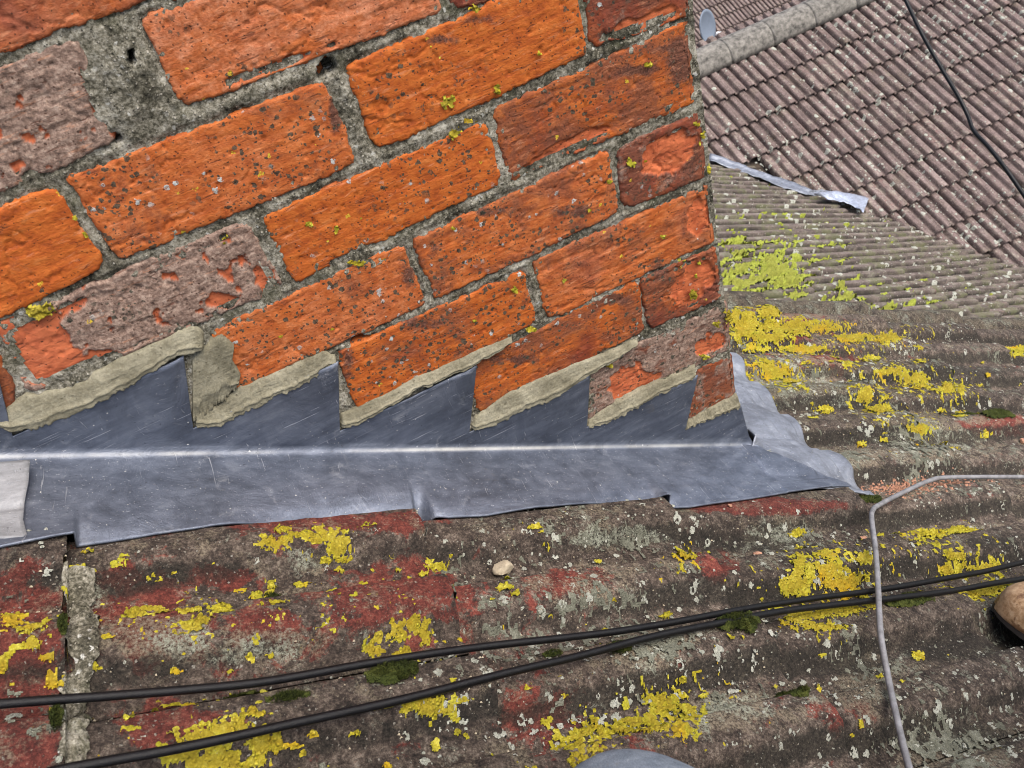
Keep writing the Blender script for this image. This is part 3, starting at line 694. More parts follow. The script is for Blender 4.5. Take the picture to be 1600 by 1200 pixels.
P = rw(np.broadcast_to(colu, A.shape), A, H)
rub = np.zeros(A.shape); rub[13:24] = np.exp(-((np.arange(13, 24) - 17.6) / 1.1) ** 2)[:, None] * (.30 + .8 * fbm(colu * 13, colu * 0, 5, 3)).clip(0.03, .6)[None] * (1 - .6 * sst(UE - .02, UE + .03, colu))[None]  # chalky wear on the fold, also painting its highlight stronger
o = link('lead_sheet', P.reshape(-1, 3), gridf(*A.shape)[:, ::-1], M['lead'], None, True, dict(rub=rub)); solid(o, .0022, 1); under(o, flash)
# overlapping pale flap at the left end
E0 = on_roof([(47, 742), (44, 775), (38, 800), (36, 825), (43, 853)], .012)
nf, ng = 40, 40
S, T = np.meshgrid(np.linspace(0, 1, nf), np.linspace(0, 1, ng), indexing='ij')
vv = np.interp(S, np.linspace(0, 1, 5), E0[:, 1]); ue = np.interp(S, np.linspace(0, 1, 5), E0[:, 0])
Uf = -1.02 + (ue + 1.02) * T
Hf = leadh(Uf, vv) + .0045 + .004 * sst(.8, 1, T) * (.4 + .6 * np.sin(S * 5.)) + .0012 * fbm(Uf * 40, vv * 40, 3, 2) + .004 * np.exp(-S * 9)
o = link('lead_flap', rw(Uf, vv, Hf).reshape(-1, 3), gridf(nf, ng)[:, ::-1], M['lead_flap']); solid(o, .0025, 1)
tag(o, 'pale grey curled lead flap lapping over the left end of the flashing', 'lead flap')

# apron in front of the chimney corner
outer = on_roof([(1139, 535), (1150, 552), (1158, 560), (1168, 576), (1178, 590), (1190, 602), (1205, 616), (1217, 626), (1226, 643), (1240, 654), (1254, 670), (1270, 688), (1290, 700), (1312, 711), (1334, 730), (1350, 755), (1367, 775), (1322, 783)], .011)
outer = outer[:-1]
n1, n2 = 150, 70
ou = resamp(outer, n1)
inn = np.stack([np.full(n1, -.002), np.interp(np.linspace(0, 1, n1), [0, .8, 1], [outer[0, 1] + .02, .0, -.095])], 1)
low_v = on_roof([(1322, 783)], .004)[0]
S, T = np.meshgrid(np.linspace(0, 1, n1), np.linspace(0, 1, n2), indexing='ij')
Ua = inn[:, :1] + (ou[:, :1] - inn[:, :1]) * T; Va = inn[:, 1:] + (ou[:, 1:] - inn[:, 1:]) * T
Ha = leadh(Ua, Va, .3) * (1 - T ** 4) + (.55 * edgeh(Ua, Va) + .45 * leadh(Ua, Va, .4)) * T ** 4 - .002; Ha = np.maximum(Ha, np.where(Ua > .12, roofh(Ua, Va) + .0015, -9))
Ha = Ha + .0008 * fbm(Ua * 25, Va * 25, 3, 21) + .0006 * fbm(Ua * 60, Va * 12, 3, 22)
up = np.exp(-Ua / .012); Ha = Ha + .018 * up * (Va > -.01)
ap = link('apron_flashing', rw(Ua, Va, Ha).reshape(-1, 3), gridf(n1, n2), M['lead_pale']); solid(ap, .0022, 1)
tag(ap, 'pale shiny lead apron dressed over the tiles past the chimney corner', 'lead flashing')

# ------------------------------------------------------------------ fresh mortar pointing
FIL = [
 ('wedge', [(-30, 655), (0, 646), (40, 617), (62, 617), (120, 601), (185, 560), (250, 535), (280, 518), (305, 510), (322, 520)],
           [(-30, 672), (0, 670), (20, 680), (60, 674), (130, 647), (200, 607), (240, 587), (262, 566), (280, 560), (297, 558), (322, 548)], .007),
 ('smear', [(299, 560), (322, 535), (346, 520), (366, 538), (362, 560), (378, 588)], [(301, 668), (318, 658), (336, 646), (352, 632), (362, 620), (374, 606)], .004),
 ('strip', [(303, 645), (340, 632), (370, 608), (400, 596), (450, 574), (505, 550), (526, 556)], [(303, 671), (345, 668), (400, 641), (460, 611), (500, 590), (522, 573), (529, 566)], .0075),
 ('strip', [(531, 650), (552, 640), (600, 617), (640, 596), (675, 580), (740, 551), (800, 527)], [(531, 673), (560, 668), (602, 641), (652, 612), (700, 592), (745, 573), (806, 532)], .0075),
 ('strip', [(740, 655), (758, 642), (800, 612), (850, 589), (920, 562), (960, 546), (1000, 530)], [(736, 676), (771, 667), (812, 648), (852, 634), (890, 612), (923, 589), (1002, 537)], .0075),
 ('strip', [(918, 660), (928, 652), (970, 625), (1025, 598), (1060, 584), (1090, 570)], [(918, 670), (940, 667), (972, 653), (1005, 635), (1050, 610), (1090, 589)], .0075),
 ('strip', [(1072, 663), (1080, 656), (1110, 639), (1135, 626), (1154, 617)], [(1071, 674), (1092, 663), (1115, 655), (1140, 645), (1160, 638)], .006)]
for fi, (kind, up_, lo_, th) in enumerate(FIL):
    n1, n2 = 140, 22
    a = resamp(on_wall(up_, -.003), n1); b = resamp(on_wall(lo_, -.008), n1)
    S, T = np.meshgrid(np.linspace(0, 1, n1), np.linspace(0, 1, n2), indexing='ij')
    e = .0022 * fbm(S * 18, S * 0 + fi, 4, fi + 3); e2 = .0034 * fbm(S * 26, S * 0 + fi, 4, fi + 8)
    XX = a[:, :1] + (b[:, :1] - a[:, :1]) * T; ZZ = a[:, 1:] + (b[:, 1:] - a[:, 1:]) * T + e * (1 - T) * 1. - e2 * T
    body = (1 - np.abs(2 * T - 1) ** 14) * sst(0, .02, S) * sst(1, .98, S)
    YY = .003 - body * ((.004 + .0072 * T ** .7) if kind != 'smear' else (.0065 + 0 * T)) + .0011 * fbm(XX * 55, ZZ * 90, 4, 60 + fi) + .0007 * fbm(XX * 250, ZZ * 250, 3, 61 + fi)
    rid = np.exp(-((T - .68 - .06 * vnoise(S * 9, S * 0, fi)) / .05) ** 2); YY = YY - .0018 * rid                  # trowel ridge
    YY = YY - .003 * np.exp(-((T - .97) / .05) ** 2) * (fbm(S * 40, S * 0, 3, fi) > 0)
    Pq = np.stack([XX, YY, ZZ], -1).reshape(-1, 3); c = Pq.mean(0)
    o = link('mortar_pointing', Pq - c, gridf(n1, n2), M['fresh']); o.location = c; under(o, chim)
    nrm_flip = Vector(o.data.polygons[len(o.data.polygons) // 2].normal)
    if nrm_flip.y > 0: o.data.flip_normals()
    o['label'] = 'fresh khaki mortar pressed over the lead step'

# ------------------------------------------------------------------ lower roof, cross roof and the roof behind
def rib(v, per, ht):
    t = np.mod(v, per) / per
    return ht * (sst(0, .13, t) * (1 - sst(.60, .80, t)))
def far_mesh(per, gauge, var, rolls=2, nrib=14, step=.044):
    w = per * rolls - .004; V = np.linspace(0, w, nrib * rolls + 1); U = np.array([-.02, gauge * .5, gauge - .006, gauge])
    UU, VV = np.meshgrid(U, V, indexing='ij')
    H = rib(VV, per, .036) + step * UU / gauge - .004 * (UU >= gauge - 1e-6) + .0012 * fbm(UU * 30, VV * 30, 2, var)
    n0 = UU.size; nv = len(V)
    P = np.stack([UU, VV, H], -1).reshape(-1, 3)
    low = P[-nv:].copy(); low[:, 2] -= .011
    sd = P[np.arange(4) * nv].copy(); sd[:, 2] -= .016; sd2 = P[np.arange(4) * nv + nv - 1].copy(); sd2[:, 2] -= .016
    F = gridf(4, nv).tolist() + [[(3 * nv) + j, n0 + j, n0 + j + 1, 3 * nv + j + 1] for j in range(nv - 1)]
    a = n0 + nv; F += [[i * nv, a + i, a + i + 1, (i + 1) * nv] for i in range(3)]; b = a + 4; F += [[(i + 1) * nv + nv - 1, b + i + 1, b + i, i * nv + nv - 1] for i in range(3)]
    me = bpy.data.meshes.new('roof_tile'); me.from_pydata(np.r_[P, low, sd, sd2].tolist(), [], F); me.materials.append(M['fartile'])
    tt = np.mod(np.r_[VV.ravel(), V, np.zeros(4), np.full(4, w)], per) / per
    at = me.attributes.new('flank', 'FLOAT', 'POINT'); at.data.foreach_set('value', np.exp(-((np.mod(tt - .04 + .5, 1) - .5) / .12) ** 2).astype(np.float32))  # rib side that gets the painted shading
    me.polygons.foreach_set('use_smooth', np.ones(len(me.polygons), bool)); me.update()
    md = me
    return md
FAR = [far_mesh(RP, G0, k) for k in range(5)]
GX, RX = G0 * 1.07, RP * 1.1; WX = 2 * RX
FARX = [far_mesh(RX, GX, k) for k in range(5)]
FARL = [m_.copy() for m_ in FAR]
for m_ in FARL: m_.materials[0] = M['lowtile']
def frame_mat(o_, d, e, n):
    m = Matrix.Identity(4)
    for i in range(3): m[i][0] = d[i]; m[i][1] = e[i]; m[i][2] = n[i]; m[i][3] = o_[i]
    return m
def far_roof(root, O, d, e, n, cells, seed, limit=300, halfbond=True, meshes=None, GG=None, RR=None):
    GG = GG or G0; RR = RR or RP; WW = 2 * RR
    r = random.Random(seed); extra = []
    cells = sorted(cells)
    n_ = 0
    for _, k, j in cells:
        me = (meshes or FAR)[r.randrange(5)]
        u = k * GG + r.uniform(-.003, .003); v = j * WW + (RR if (k % 2 and halfbond) else 0) + r.uniform(-.0015, .0015); h = r.uniform(-.002, .002)
        pos = O + u * d + v * e + h * n
        if n_ < limit:
            o = bpy.data.objects.new('roof_tile', me); COL.objects.link(o); o.matrix_world = frame_mat(pos, d, e, n)
            mw_ = o.matrix_world.copy(); o.parent = root; o.matrix_parent_inverse = Matrix.Translation(root.location).inverted(); o.matrix_basis = mw_
            o['tone'] = .25 + .4 * r.random() ** 2; n_ += 1
        else: extra.append((me, frame_mat(pos, d, e, n)))
    if extra:
        bm = bmesh.new()
        for me, m in extra:
            t = me.copy(); t.transform(m); bm.from_mesh(t); bpy.data.meshes.remove(t)
        me = bpy.data.meshes.new('roof_tiles'); bm.to_mesh(me); bm.free(); me.materials.append((meshes or FAR)[0].materials[0])
        o = bpy.data.objects.new('roof_tiles', me); COL.objects.link(o); under(o, root); o['kind'] = 'stuff'; o['tone'] = .4
def inframe(P, m=60):
    q = pj(P); z = (np.asarray(P).reshape(-1, 3) - CP) @ CR[2]
    return (z > 0) & (q[:, 0] > 1075 - m) & (q[:, 0] < 1600 + m) & (q[:, 1] > -m) & (q[:, 1] < 560 + m)
LOFF = -.85
LO = RO + LOFF * RN
PH = math.radians(28)
XD = np.array([0, -math.cos(PH), -math.sin(PH)]); XE = np.array([1., 0, 0]); XN = np.array([0, -math.sin(PH), math.cos(PH)])
XQ = CP + np.array([(1360 - 800) / CF, (110 - 600) / CF, 1]) @ CR * 7.7
# ridge of the cross roof
rid = unp([(1200, 55)], XN, XN @ XQ)[0]; XO = np.array([0, rid[1], rid[2]])
# line up one course edge with (1300, 84) and the first course with the ridge
ce = unp([(1300, 84)], XN, XN @ XQ)[0]; uoff = ((ce - XO) @ XD) % GX
lowr = thing('tiled_roof', 'lower grey tiled roof with lime moss, beyond the yellow-lichened tiles', 'roof', 'tiled roofs', tuple(LO + 2. * RD + 3 * RY))
cross = thing('tiled_roof', 'purple-brown tiled roof with diagonal courses at upper right, under its ridge', 'roof', 'tiled roofs', tuple(XO + 4.5 * XE + XD))
cells = []
for k in range(-3, 24):
    for j in range(3, 40):
        c = LO + (k + .5) * G0 * RD + (j * W2 + W2 / 2) * RY
        if (c - XQ) @ XN < -.16: continue                      # under the cross roof
        cells.append((float(np.linalg.norm(c - CP)) + (0 if inframe(c, 30)[0] else 100), k, j))
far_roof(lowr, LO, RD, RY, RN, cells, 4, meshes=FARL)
cells = []
for k in range(-1, 16):
    for j in range(12, 60):
        c = XO + (uoff + (k + .5) * GX) * XD + (j + .5) * WX * XE
        if k < 0: continue
        if (c - LO) @ RN < -.03: continue
        cells.append((float(np.linalg.norm(c - CP)) + (0 if inframe(c, 20)[0] else 100), k, j))
# the course under the ridge
for j in range(12, 60):
    c = XO + (uoff - .5 * GX) * XD + (j + .5) * WX * XE
    cells.append((9. if inframe(c, 20)[0] else 150., -1, j))
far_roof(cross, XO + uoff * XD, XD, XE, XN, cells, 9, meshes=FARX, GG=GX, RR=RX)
def deck(name, O, d, e, n, u0, u1, v0, v1, h0, h1, parent):
    return slab(name, M['wood'], parent, u0, u1, v0, v1, h0, h1, lambda a, b, c: O + a * d + b * e + c * n)
deck('roof_deck', LO, RD, RY, RN, -1.3, 7.2, .3, 7.5, -.10, -.03, lowr)
deck('roof_deck', XO, XD, XE, XN, 0.02, 5.5, 1.5, 12., -.10, -.03, cross)
# ridge tiles
RT = .145
nb_ = 12; ph = np.linspace(-.15, math.pi + .15, nb_); L = .45
for k in range(-1, 20):
    x0 = 2.2 + k * (L + .004) + .16
    xs = np.array([0, .02, .2, L - .03, L]); rr = np.array([RT, RT + .004, RT, RT, RT - .003])
    Xx, Ph = np.meshgrid(xs, ph, indexing='ij'); R_ = np.interp(Xx, xs, rr)
    P = np.stack([Xx, R_ * np.cos(Ph), R_ * np.sin(Ph) - .02], -1).reshape(-1, 3)
    o = link('ridge_tile', P, gridf(5, nb_), M['ridge']); o.location = XO + x0 * XE; under(o, cross); solid(o, .02, -1); o['tone'] = .3
# the back slope of the cross roof
XB = np.array([0, math.cos(PH), -math.sin(PH)]); XNB = np.array([0, math.sin(PH), math.cos(PH)])
deck('roof_deck', XO, XB, XE, XNB, 0.02, 4.5, 1.5, 12., -.08, .0, cross)
# roof of the house behind
BO = unp([(1150, 40)], RY, 15.)[0]; PB = math.radians(33)
BD = np.array([0, -math.cos(PB), -math.sin(PB)]); BN = np.array([0, -math.sin(PB), math.cos(PB)])
back = thing('tiled_roof', 'far grey tiled roof with mossy edges behind the ridge and the dish', 'roof', 'tiled roofs', tuple(BO))
cells = []
for k in range(-12, 12):
    for j in range(-14, 26):
        c = BO + (k + .5) * G0 * BD + (j + .5) * W2 * XE
        q = pj([c])[0]
        if 1065 < q[0] < 1330 and -25 < q[1] < 110 and q[1] < 110 - (q[0] - 1095) * .5 + 20: cells.append((float(np.linalg.norm(c - CP)), k, j))
far_roof(back, BO, BD, XE, BN, cells, 12)
deck('roof_deck', BO, BD, XE, BN, -4, 5, -4, 8, -.10, -.03, back)
# walls that carry the roofs and the ground far below
def wallbox(name, a, b, label):
    bm = bmesh.new(); bmesh.ops.create_cube(bm, size=1)
    a = np.array(a); b = np.array(b)
    for v in bm.verts: v.co = Vector(((a + b) / 2 + np.array(v.co) * (b - a)))
    me = bpy.data.meshes.new(name); bm.to_mesh(me); bm.free(); me.materials.append(M['render'])
    o = bpy.data.objects.new(name, me); COL.objects.link(o); o['kind'] = 'structure'; return o
GZ = -11.
g = link('ground', [(-400, -400, GZ), (400, -400, GZ), (400, 400, GZ), (-400, 400, GZ)], [[0, 1, 2, 3]], M['earth'], None, False); g['kind'] = 'structure'
# gable wall under the near verge
xa, xb = -1.2, 1.35
za = RO[2] - xa * math.tan(PITCH) - .13; zb = RO[2] - xb * math.tan(PITCH) - .13
P = [(xa, VERGE - .12, GZ), (xb, VERGE - .12, GZ), (xb, VERGE - .12, zb), (xa, VERGE - .12, za), (xa, VERGE - .02, GZ), (xb, VERGE - .02, GZ), (xb, VERGE - .02, zb), (xa, VERGE - .02, za)]
gw = link('gable_wall', P, [[0, 1, 2, 3], [7, 6, 5, 4], [0, 4, 5, 1], [1, 5, 6, 2], [2, 6, 7, 3], [3, 7, 4, 0]], M['render'], None, False); gw['kind'] = 'structure'

# valley lead where the two far roofs meet
vl = unp([(1108, 245), (1140, 256), (1185, 272), (1215, 283), (1262, 300), (1292, 303), (1305, 299), (1330, 302), (1356, 312)], RN, RN @ LO + .085)
vl2 = unp([(1108, 250), (1140, 261), (1185, 277), (1215, 290), (1262, 304), (1292, 306), (1305, 307), (1330, 310), (1350, 316)], RN, RN @ LO + .075)
n1, n2 = 60, 8
a = resamp(vl, n1); b = resamp(vl2, n1); T = np.linspace(-.4, 1, n2)[None, :, None]
P = a[:, None] + (b - a)[:, None] * T + RN * (.012 * fbm(np.linspace(0, 30, n1)[:, None] + 0 * T[..., 0], T[..., 0] * 2 + 0 * np.zeros((n1, 1)), 3, 5))[..., None]
P = P + RN * (.05 * np.clip(-T, 0, 1))
o = link('valley_flashing', P.reshape(-1, 3), gridf(n1, n2), M['lead_pale']); solid(o, .004, 1)
tag(o, 'thin pale lead strip in the valley where two far roofs meet', 'lead flashing')
sa = resamp(unp([(1272, 302), (1296, 297), (1318, 300), (1340, 303), (1357, 310)], RN, RN @ LO + .15), 26); sb_ = resamp(unp([(1276, 306), (1300, 313), (1322, 317), (1338, 323), (1350, 331)], RN, RN @ LO + .11), 26)
T = np.linspace(0, 1, 9)[None, :, None]; P = sa[:, None] + (sb_ - sa)[:, None] * T + RN * (.014 * fbm(np.linspace(0, 9, 26)[:, None] + 0 * T[..., 0], T[..., 0] * 3 + np.zeros((26, 1)), 3, 8))[..., None]
o = link('lead_scrap', P.reshape(-1, 3), gridf(26, 9), M['lead_scrap']); solid(o, .004, 1)
tag(o, 'bright crumpled lead end lapping out of the far valley', 'lead scrap')

# ------------------------------------------------------------------ lichen, moss, debris
def cut(name, X, mask, mat, res=None, rim=None):
    F = gridf(*mask.shape); F = F[mask.ravel()[F].all(1)]
    if not len(F): return None
    idx = -np.ones(mask.size, int); use_ = np.unique(F); idx[use_] = np.arange(len(use_))
    return link(name, X.reshape(-1, 3)[use_], idx[F], mat, None, True, None if rim is None else dict(core=rim.ravel()[use_]))
def crust(name, L, mat, frame='roof', res=.0013, thr=.02, amp=.55, nf=70, th=.0027, seed=0, hole=None, cell=190):
    L = [b if len(b) > 3 else (*b, b[2]) for b in L]
    pts = np.array([(b[0] + sx * b[2] * 1.25, b[1] + sy * b[3] * 1.25) for b in L for sx in (-1, 1) for sy in (-1, 1)])
    if frame == 'roof': A = on_roof(pts)
    elif frame == 'low': x = unp(pts, RN, RN @ LO + .01) - LO; A = np.stack([x @ RD, x[:, 1]], 1)
    else: A = on_wall(pts, -.002)
    lo, hi = A.min(0), A.max(0)
    n_ = np.maximum(4, ((hi - lo) / res).astype(int))
    U, V = np.meshgrid(np.linspace(lo[0], hi[0], n_[0]), np.linspace(lo[1], hi[1], n_[1]), indexing='ij')
    if frame == 'roof': P0 = rw(U, V, roofh(U, V))
    elif frame == 'low': P0 = LO + U[..., None] * RD + V[..., None] * RY + .02 * RN
    else: P0 = np.stack([U, 0 * U, V], -1)
    f = blobs(pj(P0), L).reshape(U.shape)
    if hole: f = np.minimum(f, -blobs(pj(P0), hole).reshape(U.shape) * 1.4 + .1)
    f1, f2, _ = worley(U * cell, V * cell, seed)                # lobes
    w1, w2, _ = worley(U * nf * 1.2, V * nf * 1.2, seed + 3)
    f = f + amp * (fbm(U * nf, V * nf, 5, seed + 1, .7) * 1.35 + .20) - .26 * sst(.35, .8, w1) - .26 * sst(.3, .75, f1) - .45 * sst(.16, .5, fbm(U * nf * 3.3, V * nf * 3.3, 3, seed + 6))
    m = f > thr
    t = np.clip((f - thr) / .16, 0, 1) ** .6
    h = th * t * (.25 + 1.9 * np.clip(1 - f1 * 1.25, 0, 1) * (.7 + .6 * vnoise(U * cell * .35, V * cell * .35, seed + 9))) + .0005 * fbm(U * 900, V * 900, 2, seed) * t
    if frame == 'roof': X = rw(U, V, roofh(U, V) + h - .0002)
    elif frame == 'low':
        hh = rib(V, RP, .036) + .044 * np.mod(U / G0, 1.)
        X = LO + U[..., None] * RD + V[..., None] * RY + (hh + h)[..., None] * RN
    else: X = np.stack([U, -.0012 - h, V], -1)
    o = cut(name, X, m, mat, None, np.clip((f - thr) / .55, 0, 1))
    if o and frame == 'roof': o.data.flip_normals() if o.data.polygons[0].normal.dot(Vector(RN)) < 0 else None
    return o
YL = [
 ('bright yellow lichen crescent just under the flashing, above the cables', [(425, 850, 30, 13), (460, 836, 26, 12), (505, 838, 36, 14), (532, 857, 20, 22), (487, 870, 16, 11), (540, 873, 12, 10)], None),
 ('small ochre lichen ring right of the bright crescent under the flashing', [(577, 830, 19, 13)], [(577, 832, 8, 5)]),
 ('yellow lichen wreath crossed at its foot by the upper black cable', [(625, 985, 26, 20), (600, 1000, 26, 16), (650, 978, 20, 12), (582, 1018, 18, 12), (625, 1022, 26, 10), (662, 998, 12, 16), (625, 1045, 16, 10)], [(610, 1008, 12, 12), (648, 1003, 10, 9)]),
 ('broad yellow lichen sheet under the lower cable at bottom left', [(310, 1160, 60, 30), (365, 1138, 46, 18), (405, 1160, 30, 28), (340, 1192, 80, 18), (395, 1116, 26, 9), (275, 1180, 30, 20)], None),
 ('yellow lichen patch below the lower cable in the middle', [(668, 1102, 40, 18), (690, 1112, 18, 8), (727, 1096, 15, 8)], None),
 ('round yellow lichen rosette with dark centre above the grey knee', [(920, 1162, 40, 34), (968, 1142, 18, 12), (985, 1130, 18, 10), (905, 1185, 22, 18)], [(917, 1160, 9, 9)]),
 ('yellow lichen ring with grey centre right of the dark-centred rosette', [(1043, 1122, 48, 40), (1030, 1095, 16, 12)], [(1042, 1124, 14, 12), (1062, 1122, 6, 7)]),
 ('large yellow lichen patch behind the grey cable, above the black cables', [(1247, 880, 11, 24), (1242, 917, 26, 17), (1292, 893, 34, 16), (1325, 908, 30, 16), (1340, 928, 18, 9), (1292, 868, 26, 8), (1352, 872, 16, 9), (1300, 915, 20, 10)], [(1270, 905, 14, 14)]),
 ('mustard lichen sheet just below the black cables, left of the grey cable', [(1255, 962, 36, 12), (1300, 957, 44, 9), (1345, 950, 25, 7), (1285, 980, 45, 8), (1250, 972, 28, 8)], None),
 ('yellow-green lichen patch beside the toe of the boot', [(1490, 868, 18, 12), (1513, 886, 14, 9), (1480, 892, 10, 9), (1540, 888, 20, 8), (1525, 926, 38, 9), (1560, 915, 20, 8), (1480, 925, 14, 7)], None),
 ('small yellow lichen corner patch on the tile under the lead step', [(1072, 874, 16, 10), (1066, 884, 8, 10)], None),
 ('long yellow lichen mass on the tiles right of the chimney corner', [(1200, 488, 22, 12), (1165, 510, 30, 26), (1230, 512, 60, 16), (1290, 512, 46, 11), (1335, 528, 34, 9), (1195, 528, 42, 12), (1385, 530, 22, 10), (1260, 546, 46, 8), (1150, 495, 10, 14)], None),
 ('yellow lichen patch next to the pale lead apron', [(1212, 583, 34, 14), (1195, 572, 20, 10), (1235, 597, 20, 8)], None),
 ('yellow lichen ridge on the tiles right of the apron, upper', [(1395, 582, 26, 8), (1425, 592, 26, 12), (1442, 605, 14, 8)], None),
 ('squarish yellow lichen on the tiles between apron and grey cable', [(1352, 620, 17, 15), (1372, 640, 20, 8), (1392, 652, 14, 6)], None),
 ('rounded lime-yellow lichen leaf above the bend of the grey cable', [(1436, 672, 18, 9), (1418, 668, 10, 6)], None),
 ('yellow lichen crescent near the right edge above the grey cable', [(1480, 608, 12, 12), (1492, 618, 18, 6), (1502, 608, 6, 9)], None),
 ('pale yellow-green lichen cushion on the red tile near left end', [(232, 950, 34, 14), (215, 962, 20, 8), (250, 958, 24, 7)], None),
 ('golden lichen pair on the red tile at left', [(290, 986, 28, 12), (312, 972, 14, 8), (293, 956, 22, 7)], None),
 ('loose yellow lichen chain on the leftmost red tile', [(18, 972, 20, 9), (48, 982, 26, 10), (48, 1008, 14, 11), (78, 1030, 16, 8), (80, 1062, 12, 14), (4, 1040, 8, 16)], None),
]
for i, (lab, L, ho) in enumerate(YL):
    far_ = L[0][1] < 760 and L[0][0] > 1100
    o = crust('lichen_patch', L, M['yellow'], res=.0014 if far_ else .0008, thr=-.10, seed=i * 5 + 2, hole=ho, amp=.5 if not far_ else .4)
    if o: tag(o, lab, 'lichen', 'yellow lichen patches')
rs = np.random.RandomState(3)
small = [(420, 913, 12, 14), (375, 922, 16, 8), (402, 930, 20, 10), (432, 948, 24, 9), (472, 914, 18, 6), (345, 955, 22, 12), (328, 970, 10, 10), (352, 956, 16, 12), (400, 1000, 8, 10), (390, 1030, 12, 12), (420, 1028, 10, 7), (360, 1015, 7, 6),
         (195, 872, 12, 6), (190, 882, 18, 9), (125, 892, 22, 9), (245, 905, 15, 8), (680, 885, 18, 11), (672, 880, 10, 10), (830, 826, 18, 10), (850, 856, 9, 10), (845, 832, 8, 8), (805, 932, 11, 8), (1245, 834, 14, 8), (570, 917, 16, 7),
         (1280, 1075, 7, 13), (1375, 1056, 9, 6), (1345, 1130, 7, 12), (1405, 1070, 8, 5), (680, 1165, 9, 12), (715, 1145, 9, 6), (730, 1150, 8, 7), (605, 1198, 10, 8), (20, 1150, 14, 8), (65, 1150, 22, 14), (30, 1185, 12, 8), (60, 1165, 12, 8),
         (270, 1150, 12, 8), (200, 1142, 22, 7), (145, 1045, 16, 7), (138, 1077, 8, 5), (95, 1072, 10, 6), (170, 1000, 14, 6), (150, 955, 6, 12), (275, 1050, 12, 8), (330, 1055, 14, 8), (350, 1052, 16, 9), (275, 1045, 10, 6),
         (455, 1168, 26, 7), (490, 1150, 12, 7), (1440, 835, 40, 10), (1400, 840, 14, 8), (1500, 830, 30, 8), (1080, 1000, 20, 5), (1040, 963, 14, 5), (860, 967, 10, 4), (880, 1090, 10, 8), (825, 1075, 8, 6), (1390, 860, 12, 8),
         (1430, 545, 14, 6), (1590, 550, 14, 12), (1570, 545, 20, 5), (1310, 570, 20, 9), (1210, 570, 16, 6), (1260, 572, 14, 7), (1360, 560, 20, 7), (1500, 650, 14, 9), (1540, 680, 14, 7), (1330, 600, 12, 6), (1290, 640, 20, 8), (1270, 655, 14, 6), (1180, 545, 26, 8), (1480, 700, 20, 7)]
for _ in range(330):
    x = rs.uniform(60, 1600); y = rs.uniform(820, 1190) if rs.rand() < .8 else rs.uniform(560, 700)
    if y < 760: x = rs.uniform(1250, 1600)
    if rs.rand() > (1.0 if x < 650 else .45): continue
    s_ = rs.uniform(2.5, 7) if rs.rand() < .8 else rs.uniform(6, 11); small.append((x, y, s_ * 1.2, s_ * .8))
Vs, Fs, base = [], [], 0
for i, b in enumerate(small):
    o = crust('tmp', [b], M['yellow'], seed=300 + i, amp=.45, thr=-.02, res=.0009 if b[1] > 760 else .0016)
    if o is None: continue
    me = o.data; v = np.empty(len(me.vertices) * 3); me.vertices.foreach_get('co', v); Vs.append(v.reshape(-1, 3))
    Fs.append(np.array([p.vertices[:] for p in me.polygons]) + base); base += len(me.vertices)
    bpy.data.objects.remove(o); bpy.data.meshes.remove(me)
o = link('yellow_lichen', np.concatenate(Vs), np.concatenate(Fs), M['yellow'])
tag(o, 'scattered small flecks of yellow lichen over the near tiles', 'lichen', None, 'stuff')

# yellow lichen on the bricks and joints
WL = [('yellow lichen blot low on the bright orange brick near the top', [(698, 159, 17, 13)]),
      ('yellow lichen tuft on the mortar at the top edge', [(740, 12, 14, 9)]),
      ('yellow lichen on the joint above the broad orange brick', [(709, 205, 12, 10), (730, 186, 12, 6)]),
      ('yellow mossy tuft in the joint above the grey weathered brick', [(62, 482, 22, 12), (75, 474, 12, 8)]),
      ('yellow lichen smear on the chimney corner brick low down', [(1134, 494, 6, 14), (1120, 505, 9, 8)]),
      ('yellow lichen blot on the header brick near the corner', [(1082, 458, 8, 11)])]
for i, (lab, L) in enumerate(WL):
    o = crust('lichen_patch', L, M['yellow'], 'wall', .0012, seed=900 + i, th=.003, thr=.05)
    if o:
        if o.data.polygons[0].normal.y > 0: o.data.flip_normals()
        tag(o, lab, 'lichen', 'yellow lichen patches')
wsm = [(672, 72, 6, 6), (684, 88, 4, 3), (840, 84, 6, 6), (776, 138, 8, 9), (1010, 100, 10, 6), (1086, 192, 6, 6), (1098, 210, 7, 8), (1090, 222, 4, 5), (985, 254, 8, 9), (1006, 250, 4, 6), (1105, 262, 5, 9), (483, 349, 9, 6), (524, 356, 5, 7), (563, 339, 4, 4),
       (951, 282, 5, 5), (918, 326, 7, 5), (880, 438, 6, 5), (803, 450, 7, 6), (707, 355, 5, 4), (555, 410, 16, 6), (575, 404, 8, 5), (1060, 404, 9, 5), (1035, 368, 6, 5), (520, 512, 6, 4), (437, 522, 5, 4), (830, 512, 10, 6), (950, 570, 6, 5), (740, 500, 5, 5), (1100, 555, 9, 6), (135, 365, 7, 7), (118, 338, 7, 6), (351, 372, 9, 9), (50, 201, 4, 4), (1090, 408, 6, 5), (1085, 430, 6, 5)]
Vs, Fs, base = [], [], 0
for i, b in enumerate(wsm):
    o = crust('tmp', [b], M['yellow'], 'wall', .0011, seed=1300 + i, thr=.0, amp=.4, th=.002)
    if o is None: continue
    me = o.data
    if me.polygons[0].normal.y > 0: me.flip_normals()
    v = np.empty(len(me.vertices) * 3); me.vertices.foreach_get('co', v); Vs.append(v.reshape(-1, 3))
    Fs.append(np.array([p.vertices[:] for p in me.polygons]) + base); base += len(me.vertices)
    bpy.data.objects.remove(o); bpy.data.meshes.remove(me)
tag(link('yellow_lichen', np.concatenate(Vs), np.concatenate(Fs), M['yellow']), 'tiny yellow lichen specks on the chimney bricks', 'lichen', None, 'stuff')

